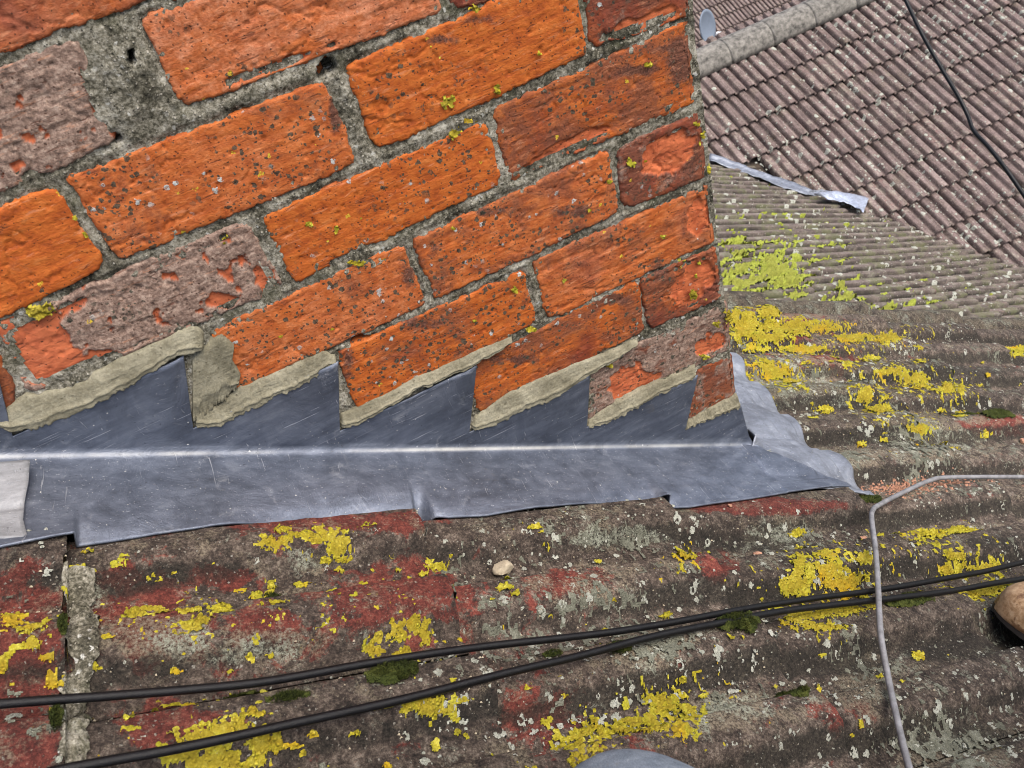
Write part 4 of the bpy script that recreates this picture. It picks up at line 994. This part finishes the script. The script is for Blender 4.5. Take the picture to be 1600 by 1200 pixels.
# white and grey-green crusts: thin draped discs
def discs(L, hfun, frame, mat, name, label, th=.0007, seg=16, seed=0):
    V, F = [], []; r = np.random.RandomState(seed)
    for (u, v, s_, asp) in L:
        k0 = len(V); ths = np.arange(seg) / seg * 2 * np.pi; rot = r.uniform(0, 6.3)
        w_ = 1 + .28 * np.interp(ths, np.arange(9) / 8 * 2 * np.pi, np.r_[(q := r.uniform(-1, 1, 8)), q[0]]) + r.uniform(-.16, .16, seg)
        hollow = r.rand() < .3
        rings = [(0., .55 if hollow else 1.), (.45, .5 if hollow else 1.), (.78, 1.), (1., -.3)]
        pts_u = [u]; pts_v = [v]; hs = [th * rings[0][1]]
        for (rr_, hh) in rings[1:]:
            du = np.cos(ths + rot) * rr_ * w_ * s_; dv = np.sin(ths + rot) * rr_ * w_ * s_ * asp
            pts_u += list(u + du); pts_v += list(v + dv); hs += list(th * hh * (.7 + .6 * r.rand(seg)))
        pu, pv, hh = map(np.array, (pts_u, pts_v, hs)); V += frame(pu, pv, hfun(pu, pv) + hh).tolist()
        F += [[k0, k0 + 1 + j, k0 + 1 + (j + 1) % seg] for j in range(seg)]
        for q_ in range(2):
            a = k0 + 1 + q_ * seg; F += [[a + j, a + seg + j, a + seg + (j + 1) % seg, a + (j + 1) % seg] for j in range(seg)]
    return tag(link(name, np.array(V), F, mat), label, 'lichen', None, 'stuff')
rs = np.random.RandomState(8); L = []
for _ in range(24000):
    u = rs.uniform(-.95, 1.6); v = rs.uniform(-.55, VERGE - .02)
    if u < .0 and v > -.1: continue
    d_ = float(fbm(np.array(u * 9.), np.array(v * 9.), 3, 44)); right = float(sst(-.75, -.2, np.array(u)))
    if rs.rand() > np.clip(.05 + .55 * (d_ + .05) + .12 * right, 0, 1): continue
    s_ = .0009 + .0052 * rs.rand() ** 1.9; L.append((u, v, s_ * (1.25 if v > 0 else 1), rs.uniform(.7, 1.)))
BIGW = [q_ for q_ in L if q_[2] > .0021]; L = [q_ for q_ in L if q_[2] <= .0021]
tr = on_roof([(865, 846), (902, 1108), (820, 1112), (655, 1122), (843, 1125), (1480, 937), (1447, 950), (1290, 1010), (1175, 1040), (1350, 1130), (1235, 1160), (1328, 1165), (922, 917), (915, 945), (1050, 830), (785, 945), (700, 910), (1020, 1030), (970, 1090), (1560, 700), (1330, 740), (1450, 735)])
BIGW += [(a, b, rs.uniform(.0045, .0075), .85) for a, b in tr]
tr2 = np.c_[np.r_[rs.uniform(720, 1600, 420), rs.uniform(1200, 1600, 150)], np.r_[rs.uniform(820, 1200, 420), rs.uniform(550, 740, 150)]]
BIGW += [(a, b, .0018 + .0042 * rs.rand() ** 1.7, rs.uniform(.7, 1)) for a, b in on_roof(tr2) if b < VERGE - .03 and not (a < .15 and b > -.13)]
discs(L, roofh, rw, M['white'], 'white_lichen', 'white crustose lichen dots on the near tiles')
Vs, Fs, base = [], [], 0
for i, (u_, v_, s_, asp) in enumerate(BIGW):
    n_ = max(8, int(2.8 * s_ / .0008)); U, V = np.meshgrid(np.linspace(-1.4, 1.4, n_) * s_, np.linspace(-1.4, 1.4, n_) * s_ * asp, indexing='ij')
    f = 1 - np.hypot(U / s_, V / (s_ * asp)) + .55 * fbm((U + u_) * 150, (V + v_) * 150, 4, i, .65) - .5 * sst(.15, .5, fbm((U + u_) * 420, (V + v_) * 420, 3, 5))
    if i % 3 == 0: f = f - 1.1 * np.exp(-(np.hypot(U / s_, V / s_ / asp) / .33) ** 2)
    m = f > .12; F = gridf(n_, n_); F = F[m.ravel()[F].all(1)]
    if not len(F): continue
    Uc, Vc = U + u_, V + v_; X = rw(Uc, Vc, roofh(Uc, Vc) + .0011 * np.clip((f - .12) / .3, 0, 1) * (.6 + .8 * vnoise(Uc * 900, Vc * 900, 3)) - .0001).reshape(-1, 3)
    use_ = np.unique(F); ix = -np.ones(n_ * n_, int); ix[use_] = np.arange(len(use_)); Vs.append(X[use_]); Fs.append(ix[F] + base); base += len(use_)
tag(link('white_lichen', np.concatenate(Vs), np.concatenate(Fs), M['white']), 'pale crumbly lichen rosettes on the near tiles', 'lichen', None, 'stuff')
# thin crumbly grey-green crust over the tiles
U, V = np.meshgrid(np.arange(-.95, 1.2, .0014), np.arange(-.53, VERGE - .03, .0014), indexing='ij')
Xc = rw(U, V, roofh(U, V)); pc = pj(Xc); inn_ = ((pc[:, 0] > -20) & (pc[:, 0] < 1620) & (pc[:, 1] < 1220)).reshape(U.shape)
ya = soft(pc, [(b_[0], b_[1], b_[2] * 2.2 + 14, b_[3] * 2.2 + 10, .55) for _, L_, _h in YL for b_ in L_] + [(330, 960, 280, 80, .56), (560, 930, 150, 60, .50), (250, 1100, 200, 60, .44), (120, 1050, 130, 110, .3), (1300, 540, 150, 60, .5), (1450, 850, 120, 30, .5), (650, 1050, 120, 60, .35), (200, 890, 110, 25, .45)]).reshape(U.shape)
fy = .62 * fbm(U * 60, V * 60, 5, 170, .7) + .34 * vnoise(U * 210, V * 210, 171) + ya
my = (fy > .55) & inn_ & ~((U < .1) & (V > -.1))
Xy = rw(U, V, roofh(U, V) + .0016 * np.clip((fy - .55) / .2, 0, 1) * (.5 + .8 * vnoise(U * 420, V * 420, 176)) - .00005)
tag(cut('yellow_lichen', Xy, my, M['yellow']), 'yellow lichen crumbs spread between the larger patches', 'lichen', None, 'stuff')
f = .55 * fbm(U * 11, V * 11, 3, 70) + .75 * fbm(U * 70, V * 70, 4, 71, .7) + .42 * soft(pc, PALE).reshape(U.shape) + .10 * sst(-.75, -.3, U)
f = f + .5 * vnoise(U * 330, V * 330, 72) * .6 + .3 * vnoise(U * 160, V * 160, 75)
m = (f > .52) & inn_ & ~((U < .1) & (V > -.1))
X = rw(U, V, roofh(U, V) + .0009 * np.clip((f - .5) / .25, 0, 1) * (.7 + .5 * vnoise(U * 500, V * 500, 76)) - .00005)
o = cut('grey_lichen', X, m, M['greygreen'])
tag(o, 'thin crumbly grey-green lichen crust over the near tiles', 'lichen', None, 'stuff')
print('crust faces', len(o.data.polygons))
L = []
for _ in range(4200):
    u = rs.uniform(1.2, 6.5); v = rs.uniform(1.6, 6)
    if float(fbm(np.array(u * 3.), np.array(v * 3.), 3, 4)) < rs.uniform(-.6, .5): continue
    P_ = LO + u * RD + v * RY
    if not inframe(P_, 10)[0] or (P_ - XQ) @ XN < 0: continue
    L.append((u, v, .006 + .02 * rs.rand() ** 2.5, .9))
lowf = lambda u, v, h: LO + u[:, None] * RD + v[:, None] * RY + h[:, None] * RN
discs(L, lambda u, v: rib(v, RP, .036) + .044 * np.mod(u / G0, 1.), lowf, M['white'], 'white_lichen', 'white lichen dots on the lower grey roof', .004, 9)
L = []
for _ in range(9500):
    u = rs.uniform(0, 4.2); v = rs.uniform(2.2, 10)
    if float(fbm(np.array(u * 2.), np.array(v * 2.), 3, 14)) < rs.uniform(-.6, .4): continue
    P_ = XO + u * XD + v * XE
    if not inframe(P_, 10)[0] or (P_ - LO) @ RN < 0.02: continue
    L.append((u, v, .006 + .018 * rs.rand() ** 3, .9))
crf = lambda u, v, h: XO + u[:, None] * XD + v[:, None] * XE + h[:, None] * XN
discs(L, lambda u, v: rib(v - RX * (np.floor((u - uoff) / GX) % 2), RX, .036) + .044 * np.mod((u - uoff) / GX, 1.), crf, M['white'], 'white_lichen', 'white lichen dots on the purple-brown roof', .004, 8)

# lime moss on the lower roof
LM = [('bright lime moss slab with a dark hole on the lower roof', [(1205, 425, 26, 8), (1212, 436, 32, 8), (1232, 440, 18, 6)], [(1211, 425, 6, 3.5)]),
      ('lime moss streak along the lower roof beside the chimney', [(1165, 452, 45, 6), (1225, 452, 20, 8), (1155, 432, 25, 6), (1150, 407, 14, 4)], None),
      ('lime moss tuft pair in the middle of the lower roof', [(1306, 463, 10, 6), (1316, 476, 14, 6)], None),
      ('lime moss cushions just beyond the edge of the near roof', [(1240, 470, 18, 6), (1305, 488, 20, 4), (1340, 497, 14, 4), (1380, 492, 12, 5)], None)]
for i, (lab, L, ho) in enumerate(LM):
    o = crust('moss_patch', L, M['lime'], 'low', .006, -.22, .3, 14, .02, 700 + i, ho, 40)
    if o:
        if o.data.polygons[0].normal.dot(Vector(RN)) < 0: o.data.flip_normals()
        tag(o, lab, 'moss', 'lime moss on the lower roof')
L = []
for _ in range(900):
    u = rs.uniform(1.5, 5.5); v = rs.uniform(1.9, 5); P_ = LO + u * RD + v * RY
    if not inframe(P_, 5)[0] or (P_ - XQ) @ XN < 0: continue
    q = pj(P_)[0]; wgt = math.exp(-((q[0] - 1200) / 150) ** 2) * (q[1] > 340) * .8 + .04
    if rs.rand() < wgt: L.append((u, v, .008 + .022 * rs.rand() ** 2, .4))
discs(L, lambda u, v: rib(v, RP, .036) + .044 * np.mod(u / G0, 1.), lowf, M['lime'], 'lime_moss', 'scattered lime moss on the lower roof', .012, 10, 5)

LS = [(rs.normal(1195, 55), rs.uniform(385, 468), rs.uniform(12, 40), rs.uniform(2.5, 5.)) for _ in range(34)] + [(rs.uniform(1250, 1460), rs.uniform(440, 510), rs.uniform(8, 20), rs.uniform(2, 3.5)) for _ in range(16)]
Vs, Fs, base = [], [], 0
for i, b in enumerate(LS):
    if b[0] < 1120: continue
    o = crust('tmp', [b], M['lime'], 'low', .007, .05, .55, 22, .012, 800 + i, None, 50)
    if o is None: continue
    me = o.data
    if me.polygons[0].normal.dot(Vector(RN)) < 0: me.flip_normals()
    v = np.empty(len(me.vertices) * 3); me.vertices.foreach_get('co', v); Vs.append(v.reshape(-1, 3))
    Fs.append(np.array([p.vertices[:] for p in me.polygons]) + base); base += len(me.vertices)
    bpy.data.objects.remove(o); bpy.data.meshes.remove(me)
tag(link('lime_moss', np.concatenate(Vs), np.concatenate(Fs), M['lime']), 'broken streaks of lime moss along the ribs of the lower roof', 'moss', None, 'stuff')
# moss cushions on the near roof
MOSS = [('green moss cushion against the lower cable in the middle', 607, 1074, 42, 20), ('dark moss mound right of the wreath, below the black cables', 1138, 997, 32, 20), ('round dark moss ball on the tile left of the grey cable', 1230, 1098, 18, 17),
        ('flat green moss under the upper cable at left', 375, 1088, 34, 14), ('thin moss strip below the upper cable near the big yellow sheet', 445, 1108, 30, 10), ('mossy tuft right of the grey cable under the black cables', 1408, 955, 36, 12),
        ('small moss tuft between the two black cables', 860, 1032, 14, 8), ('brownish moss clump under the lower black cable', 960, 1028, 20, 12), ('moss run above the right end of the grey cable', 1545, 660, 24, 8), ('moss bead row above the grey cable', 1515, 650, 22, 6),
        ('moss pad by the tip of the lead apron', 1352, 787, 22, 7), ('moss spot among yellow lichen left of centre', 425, 925, 14, 7), ('moss in the joint left of the cement strip, above the cable', 98, 1008, 7, 18), ('moss along the cement strip, below the upper cable', 87, 1140, 9, 40)]
def moss(lab, cx, cy, rx, ry, seed):
    Q = on_roof([(cx, cy), (cx + rx, cy), (cx, cy + ry), (cx - rx, cy), (cx, cy - ry)])
    c = Q[0]; ru = np.abs(Q[[1, 3], 0] - c[0]).mean() + .001; rv = np.abs(Q[[2, 4], 1] - c[1]).mean(); hh = min(.013, .55 * min(ru, rv) + .002)
    r = np.random.RandomState(seed)
    n_ = 46; U, V = np.meshgrid(np.linspace(-1.1, 1.1, n_), np.linspace(-1.1, 1.1, n_), indexing='ij')
    uu_ = c[0] + U * ru; vv_ = c[1] + V * rv
    d = np.sqrt(U ** 2 + V ** 2) + .75 * fbm(uu_ * 70, vv_ * 70, 5, seed, .6)
    dome = np.sqrt(np.clip(1 - d * d, 0, 1))
    f1, _, _ = worley(uu_ * 420, vv_ * 420, seed)
    h = hh * dome * (.75 + .5 * fbm(uu_ * 150, vv_ * 150, 3, seed + 1)) + .0022 * (1 - f1) * (dome > 0)
    root = thing('moss_cushion', lab, 'moss', 'moss cushions on the near roof', tuple(rw(c[0], c[1], roofh(c[0], c[1]))))
    X = rw(uu_, vv_, roofh(uu_, vv_) + h - .001)
    o = cut('cushion', X, d < 1, M['moss'])
    if o is None: return
    if o.data.polygons[0].normal.dot(Vector(RN)) < 0: o.data.flip_normals()
    under(o, root)
    V_, F_ = [], []
    for _ in range(int(900 * min(2.2, (rx * ry) / 500))):
        a = r.uniform(0, 6.28); q = math.sqrt(r.rand()); u = c[0] + ru * q * math.cos(a) * .95; v = c[1] + rv * q * math.sin(a) * .95
        z = roofh(np.array(u), np.array(v)) + hh * math.sqrt(max(0, 1 - q * q)) - .001
        l_ = r.uniform(.0016, .0045); w_ = .0005; di = np.array([r.uniform(-.7, .7), r.uniform(-.7, .7), 1.]); di /= np.linalg.norm(di)
        b0 = rw(np.array(u), np.array(v), np.array(z)); tip = b0 + l_ * (di[0] * RD + di[1] * RY + di[2] * RN); s_ = np.array([math.cos(a), math.sin(a), .2]) * w_
        k0 = len(V_); V_ += [(b0 - s_).tolist(), (b0 + s_).tolist(), tip.tolist()]; F_.append([k0, k0 + 1, k0 + 2])
    under(link('moss_shoots', V_, F_, M['moss'], None, False), root)['kind'] = 'stuff'
for i, m in enumerate(MOSS): moss(*m, 50 + i)

# pebble of mortar and brick crumbs
def lump(name, px, size, mat, seed, flat=.7, h=0.):
    bm = bmesh.new(); bmesh.ops.create_icosphere(bm, subdivisions=3, radius=1)
    r = random.Random(seed); c = on_roof([px])[0]
    pl = [(Vector((r.gauss(0, 1), r.gauss(0, 1), r.gauss(0, 1))).normalized(), r.uniform(.55, .85)) for _ in range(9)]
    for v in bm.verts:
        for n_, d_ in pl:
            q = v.co.dot(n_)
            if q > d_: v.co -= n_ * (q - d_) * .9
        v.co += v.co * .05 * float(vnoise(np.array(v.co.x * 3), np.array(v.co.y * 3 + v.co.z * 5), seed))
        v.co = Vector((v.co.x * size, v.co.y * size * .8, v.co.z * size * flat))
    me = bpy.data.meshes.new(name); bm.to_mesh(me); bm.free(); me.materials.append(mat)
    o = bpy.data.objects.new(name, me); COL.objects.link(o)
    o.matrix_world = frame_mat(rw(c[0], c[1], roofh(c[0], c[1]) + size * flat * .75), RD, RY, RN); return o
tag(lump('mortar_lump', (788, 882), .0115, M['stone'], 4, .8), 'pale beige lump of mortar lying on the tiles under the flashing', 'stone')
for i, (px, s_, lab) in enumerate([((1092, 843 + 60), .0, ''), ((1348, 842), .0055, 'orange brick chip near the grey cable on the tiles'), ((1189, 858), .007, 'dark orange brick crumb on the pale lichen right of centre'), ((1135, 802), .0035, 'tiny orange chip on the red tile under the lead'), ((1597, 690), .008, 'orange brick fragment at the right edge of the tiles')]):
    if s_ > 0: tag(lump('brick_chip', px, s_, M['crumb'], 20 + i, .6), lab, 'brick chip', 'brick chips on the tiles')
V_, F_ = [], []
r = np.random.RandomState(6)
def crumbs(px, sx, sy, n_, smin, smax):
    for _ in range(n_):
        q = (px[0] + r.normal() * sx, px[1] + r.normal() * sy); c = on_roof([q])[0]; s_ = r.uniform(smin, smax)
        if c[1] > VERGE or (c[0] < .13 and c[1] > -.12): continue
        b0 = rw(c[0], c[1], roofh(c[0], c[1])); k0 = len(V_)
        for (a, b, h) in ((-1, -.6, 0), (1, -.8, 0), (.2, 1, 0), (-.3, -.2, 1.), (.5, .1, .8)): V_.append((b0 + s_ * (a * r.uniform(.6, 1.2) * RD + b * r.uniform(.6, 1.2) * RY + h * r.uniform(.7, 1.2) * RN)).tolist())
        F_.extend([[k0, k0 + 1, k0 + 4, k0 + 3], [k0 + 1, k0 + 2, k0 + 4], [k0 + 2, k0, k0 + 3], [k0 + 2, k0 + 3, k0 + 4]])
crumbs((1440, 758), 45, 8, 520, .0012, .0035); crumbs((1400, 770), 35, 8, 260, .0012, .003)
tag(link('brick_rubble', V_, F_, M['crumb'], None, False), 'drift of orange brick crumbs under the bend of the grey cable', 'rubble', None, 'stuff')
V_, F_ = [], []
for px in [(300, 900), (600, 900), (900, 960), (1200, 1000), (1400, 1100), (800, 850), (450, 1000), (700, 1100), (1450, 700), (1150, 850), (150, 1000)]: crumbs(px, 110, 45, 60, .0005, .0014)
tag(link('grit', V_, F_, M['stone'], None, False), 'pale grit scattered over the near tiles', 'grit', None, 'stuff')

# ------------------------------------------------------------------ cables
def at_h(l): return np.array([unp([(x, y)], RN, RN @ RO + h)[0] for x, y, h in l])
c1 = at_h([(-90, 1106, .0225), (0, 1099, .0225), (200, 1086, .0225), (400, 1066, .0225), (600, 1033, .0225), (740, 1013, .0225), (900, 995, .0225), (1050, 972, .0225), (1200, 945, .0225), (1370, 922, .0225), (1500, 900, .0225), (1600, 878, .0225), (1700, 855, .0225)])
tag(tube('black_cable', c1, .0033, M['cable'], seg=12, wob=.0006), 'upper black cable running across the near tiles', 'cable', 'black cables across the near roof')
c2 = at_h([(60, 1216, .0250), (90, 1203, .0250), (260, 1172, .0250), (400, 1143, .0250), (600, 1100, .0250), (740, 1065, .0250), (880, 1032, .0250), (1000, 1000, .0250), (1100, 978, .0250), (1240, 952, .0250), (1370, 938, .0250), (1480, 925, .0250), (1562, 910, .0250), (1660, 893, .0250)])
tag(tube('black_cable', c2, .0034, M['cable'], seg=12, wob=.0006, seed=3), 'lower black cable ending behind the brown boot', 'cable', 'black cables across the near roof')
c3 = at_h([(1720, 752, .0195), (1640, 746, .0195), (1560, 745, .0195), (1480, 746, .0195), (1455, 750, .0195), (1420, 765, .0195), (1375, 788, .021), (1364, 797, .023), (1362, 812, .034), (1368, 860, .034), (1372, 920, .034), (1376, 990, .034), (1388, 1060, .02), (1402, 1125, .0195), (1418, 1190, .0195), (1440, 1260, .0195)])
tag(tube('grey_cable', c3, .0032, M['coax'], seg=12, sub=5), 'kinked pale grey cable crossing over both black cables', 'cable')
c4 = np.array([CP + np.array([(x - 800) / CF, (y - 600) / CF, 1]) @ CR * z for x, y, z in [(1375, -80, 3.3), (1415, 0, 3.25), (1440, 52, 3.2), (1470, 105, 3.15), (1497, 150, 3.1), (1512, 180, 3.08), (1522, 205, 3.05), (1545, 230, 3.0), (1570, 262, 2.95), (1600, 305, 2.9), (1650, 380, 2.8)]])
tag(tube('overhead_cable', c4, .0072, M['cable'], seg=8), 'slack black overhead cable in front of the purple-brown roof', 'cable')

# ------------------------------------------------------------------ satellite dish behind the ridge
DP = CP + np.array([(1106 - 800) / CF, (42 - 600) / CF, 1]) @ CR * 9.6
dish = thing('satellite_dish', 'small grey satellite dish standing behind the ridge by the chimney', 'satellite dish', at=tuple(DP))
to = CP - DP; to /= np.linalg.norm(to)
ca_ = math.radians(58); fw = Vector((to[0] * math.cos(ca_) - to[1] * math.sin(ca_), to[0] * math.sin(ca_) + to[1] * math.cos(ca_), .12)).normalized(); q = fw.to_track_quat('Z', 'Y')
nr, ns = 7, 28; V_, F_ = [(0, 0, -.03)], []
for i in range(1, nr):
    rr = i / (nr - 1)
    for j in range(ns): a = j / ns * 2 * math.pi; V_.append((.155 * rr * math.cos(a), .19 * rr * math.sin(a), -.03 + .035 * rr * rr))
F_ += [[0, 1 + j, 1 + (j + 1) % ns] for j in range(ns)]
for i in range(nr - 2):
    b = 1 + i * ns; F_ += [[b + j, b + ns + j, b + ns + (j + 1) % ns, b + (j + 1) % ns] for j in range(ns)]
o = link('reflector', V_, F_, M['dish']); o.rotation_mode = 'QUATERNION'; o.rotation_quaternion = q; solid(o, .012, -1); o.parent = dish
lnbp = CP + np.array([(1124 - 800) / CF, (53 - 600) / CF, 1]) @ CR * 9.3 - DP
R_ = np.array(q.to_matrix())
arm0 = R_ @ np.array([0, -.19, 0.])
o = tube('arm', [arm0, arm0 * .5 + lnbp * .5 + np.array([0, 0, -.03]), lnbp], .009, M['dish'], dish, 8)
bm = bmesh.new(); bmesh.ops.create_cone(bm, cap_ends=True, segments=14, radius1=.028, radius2=.022, depth=.06); bmesh.ops.bevel(bm, geom=[e for e in bm.edges], offset=.004, segments=1, affect='EDGES')
me = bpy.data.meshes.new('receiver'); bm.to_mesh(me); bm.free(); me.materials.append(M['white_plastic']); o = bpy.data.objects.new('receiver', me); COL.objects.link(o); o.parent = dish; o.location = lnbp; o.rotation_mode = 'QUATERNION'; o.rotation_quaternion = q
tube('mast', [(0, .06, 0), (0, .1, -.15), (0, .1, -.7)], .02, M['dish'], dish, 10)

# ------------------------------------------------------------------ the kneeling person: knee at the bottom edge, boot at the right
def fr(u, v, h): return rw(np.array(u), np.array(v), np.array(h))
def skin(name, pts, edges, rad, mat, parent, lev=2, root=0):
    me = bpy.data.meshes.new(name); me.from_pydata([tuple(p) for p in pts], edges, []); me.materials.append(mat)
    o = bpy.data.objects.new(name, me); COL.objects.link(o)
    md = o.modifiers.new('skin', 'SKIN'); md.use_smooth_shade = True
    for i, r_ in enumerate(rad): me.skin_vertices[0].data[i].radius = (r_, r_) if not isinstance(r_, tuple) else r_
    me.skin_vertices[0].data[root].use_root = True
    sb = o.modifiers.new('smooth', 'SUBSURF'); sb.levels = lev; sb.render_levels = lev
    o.parent = parent; return o
def mat_denim():
    g = G('grey_blue_cloth'); a = g.noise(60, 5, .7); t1 = g.noise(1, 2, .5, vec=g.scale((1500, 400, 400))); t2 = g.noise(1, 2, .5, vec=g.scale((400, 1500, 900)))
    col = g.ramp(g.math('MULTIPLY_ADD', a, .6, g.math('MULTIPLY', t1, .4)), [(.35, (.125, .155, .19)), (.52, (.20, .24, .285)), (.66, (.30, .345, .39))])
    dirt = g.math('MULTIPLY', g.step(g.noise(45, 5, .7), .58, .72), .4); col = g.mix(dirt, col, (.28, .27, .24))
    g.P(Base_Color=col, Roughness=.95, Normal=g.bump(g.math('ADD', t1, t2), .0006, .8)); g.b.inputs['Specular IOR Level'].default_value = .2; return g.m
def mat_leather():
    g = G('worn_tan_leather'); a = g.noise(38, 5, .6, .4); b = g.noise(180, 5, .7); c = g.noise(700, 3, .7)
    col = g.ramp(b, [(.3, (.20, .115, .055)), (.5, (.33, .21, .115)), (.7, (.47, .33, .20))])
    pt = g.step(a, .50, .54); col = g.mix(g.math('MULTIPLY', pt, .8), col, g.ramp(b, [(.35, (.075, .034, .014)), (.65, (.17, .085, .042))]))
    lt = g.step(g.noise(26, 4, .6, .5), .56, .66); col = g.mix(g.math('MULTIPLY', lt, .6), col, (.52, .40, .27))
    sc = g.spots(160, .3, .12, .006, 200); col = g.mix(g.math('MULTIPLY', sc, .7), col, (.5, .42, .32))
    g.P(Base_Color=col, Roughness=g.ramp(b, [(.3, .34), (.7, .58)]), Normal=g.bump(g.math('ADD', b, g.math('MULTIPLY', c, .5)), .0006, .8)); return g.m
M['denim'] = mat_denim(); M['leather'] = mat_leather()
M['skin'] = mat_plain('skin', (.42, .24, .17), .55, 0, .1, 60, .0002); M['coat'] = mat_plain('dark_jacket', (.03, .035, .045), .9, 0, .3, 60, .0008)
M['rubber'] = mat_plain('dark_rubber', (.018, .014, .012), .7, 0, .3, 80, .0006); M['hair'] = mat_plain('brown_hair', (.05, .03, .02), .7, 0, .4, 300, .001)
per = thing('person', 'person kneeling on the roof, grey-blue trouser knee and worn tan boot at the edges', 'person')
K = CP + np.array([(893 - 800) / CF, (1222 - 600) / CF, 1]) @ CR * .57; LA = fr(-.42, -.90, .055); PV = fr(-.40, -.98, .35); TO = fr(.162, -.362, .048); HE = fr(.355, -.575, .04); RA = fr(.335, -.555, .13); RK = fr(.16, -.66, .47)
up = np.array([0, 0, 1.]); hx = np.array([.085, 0, 0])
CHST = PV + up * .36 + np.array([.02, -.03, 0]); NK = CHST + up * .20; HD = NK + up * .11 + np.array([-.01, .03, 0]); HT = HD + up * .10
SL, SR = CHST + np.array([-.17, 0, .10]), CHST + np.array([.17, 0, .10])
EL_, ER_ = np.array([-.50, -.98, -.12]), np.array([.05, -.98, -.14]); WL_, WR_ = np.array([-.50, -.86, .00]), np.array([-.27, -.87, .0]); HL_, HR_ = WL_ + [.03, .045, .03], WR_ + [-.05, .045, .03]
pts = [PV, PV - hx, K, LA, PV + hx, RK, RA, PV + up * .18, CHST, NK, HD, HT, SL, EL_, WL_, HL_, SR, ER_, WR_, HR_, LA + np.array([-.02, -.10, -.04])]
ed = [(0, 1), (1, 2), (2, 3), (0, 4), (4, 5), (5, 6), (0, 7), (7, 8), (8, 9), (9, 10), (10, 11), (8, 12), (12, 13), (13, 14), (14, 15), (8, 16), (16, 17), (17, 18), (18, 19), (3, 20)]
rad = [.12, .085, .045, .035, .085, .055, .04, .12, .13, .055, .085, .06, .06, .04, .028, .035, .06, .04, .028, .035, .03]
skin('body', pts, ed, rad, M['skin'], per)
tp = [PV, PV - hx, K, LA, PV + hx, RK, RA]; skin('trousers', tp, [(0, 1), (1, 2), (2, 3), (0, 4), (4, 5), (5, 6)], [.135, .098, .061, .055, .098, .08, .062], M['denim'], per, 3)
jp = [PV + up * .05, PV + up * .18, CHST, NK - up * .04, SL, EL_, WL_, SR, ER_, WR_]
skin('jacket', jp, [(0, 1), (1, 2), (2, 3), (2, 4), (4, 5), (5, 6), (2, 7), (7, 8), (8, 9)], [.15, .15, .16, .075, .08, .055, .042, .08, .055, .042], M['coat'], per)
skin('hair', [HD + up * .06 + np.array([0, -.03, 0]), HD + up * .08 + np.array([0, .01, 0])], [(0, 1)], [.085, .08], M['hair'], per)
def boot(toe, heel, ankle, name='boot'):
    ax = toe - heel; Lb = np.linalg.norm(ax) + .05; ax = ax / np.linalg.norm(ax); upn = RN - ax * (RN @ ax); upn /= np.linalg.norm(upn); sd = np.cross(upn, ax)
    o0 = heel - ax * .05 - RN * .03; Lb = np.linalg.norm(toe - heel) + .05 + .046
    S = np.r_[0, .01, .03, .06, .10, .15, .20, .24, .27, .30, .325, .345, .358, .366, .3705, .372] / .372 * Lb
    wd = np.array([.012, .026, .035, .038, .036, .036, .041, .0465, .0485, .0475, .044, .037, .0285, .020, .011, .003])
    ht = np.array([.05, .085, .10, .105, .10, .092, .08, .071, .066, .062, .057, .050, .042, .035, .028, .022])
    ph = np.linspace(0, 2 * np.pi, 33)[:-1]; V = []
    for s_, w_, h_ in zip(S, wd, ht):
        c = np.cos(ph); q = np.sin(ph); x = np.sign(c) * np.abs(c) ** .8 * w_; z = np.where(q >= 0, np.abs(q) ** .85 * h_ * .72, -np.abs(q) ** .3 * h_ * .28) + h_ * .28 - .003
        V.append(o0 + s_ * ax + x[:, None] * sd + z[:, None] * upn)
    V = np.array(V); n1, n2 = V.shape[:2]
    F = [[i * n2 + j, i * n2 + (j + 1) % n2, (i + 1) * n2 + (j + 1) % n2, (i + 1) * n2 + j] for i in range(n1 - 1) for j in range(n2)] + [list(range(n2))[::-1], [(n1 - 1) * n2 + j for j in range(n2)]]
    b = link(name, V.reshape(-1, 3), F, M['leather'], per); md = b.modifiers.new('smooth', 'SUBSURF'); md.levels = 2; md.render_levels = 2
    rim = []
    for s_, w_ in zip(S, wd): rim.append((s_, w_ - .002))
    out = [(s_, w_) for s_, w_ in rim] + [(s_, -w_) for s_, w_ in rim[::-1]]
    V = [o0 + s_ * ax + w_ * sd + z * upn for z in (-.005, .002) for s_, w_ in out]; m = len(out)
    F = [[j, (j + 1) % m, m + (j + 1) % m, m + j] for j in range(m)] + [list(range(m))[::-1], list(range(m, 2 * m))]
    link('sole', np.array(V), F, M['rubber'], b, False)
    skin('boot_shaft', [ankle - upn * .05, ankle + up * .06], [(0, 1)], [.056, .06], M['leather'], b)
    return b
boot(TO, HE, RA)
boot(LA + np.array([-.03, -.17, -.10]), LA + np.array([-.01, -.05, .0]), LA)
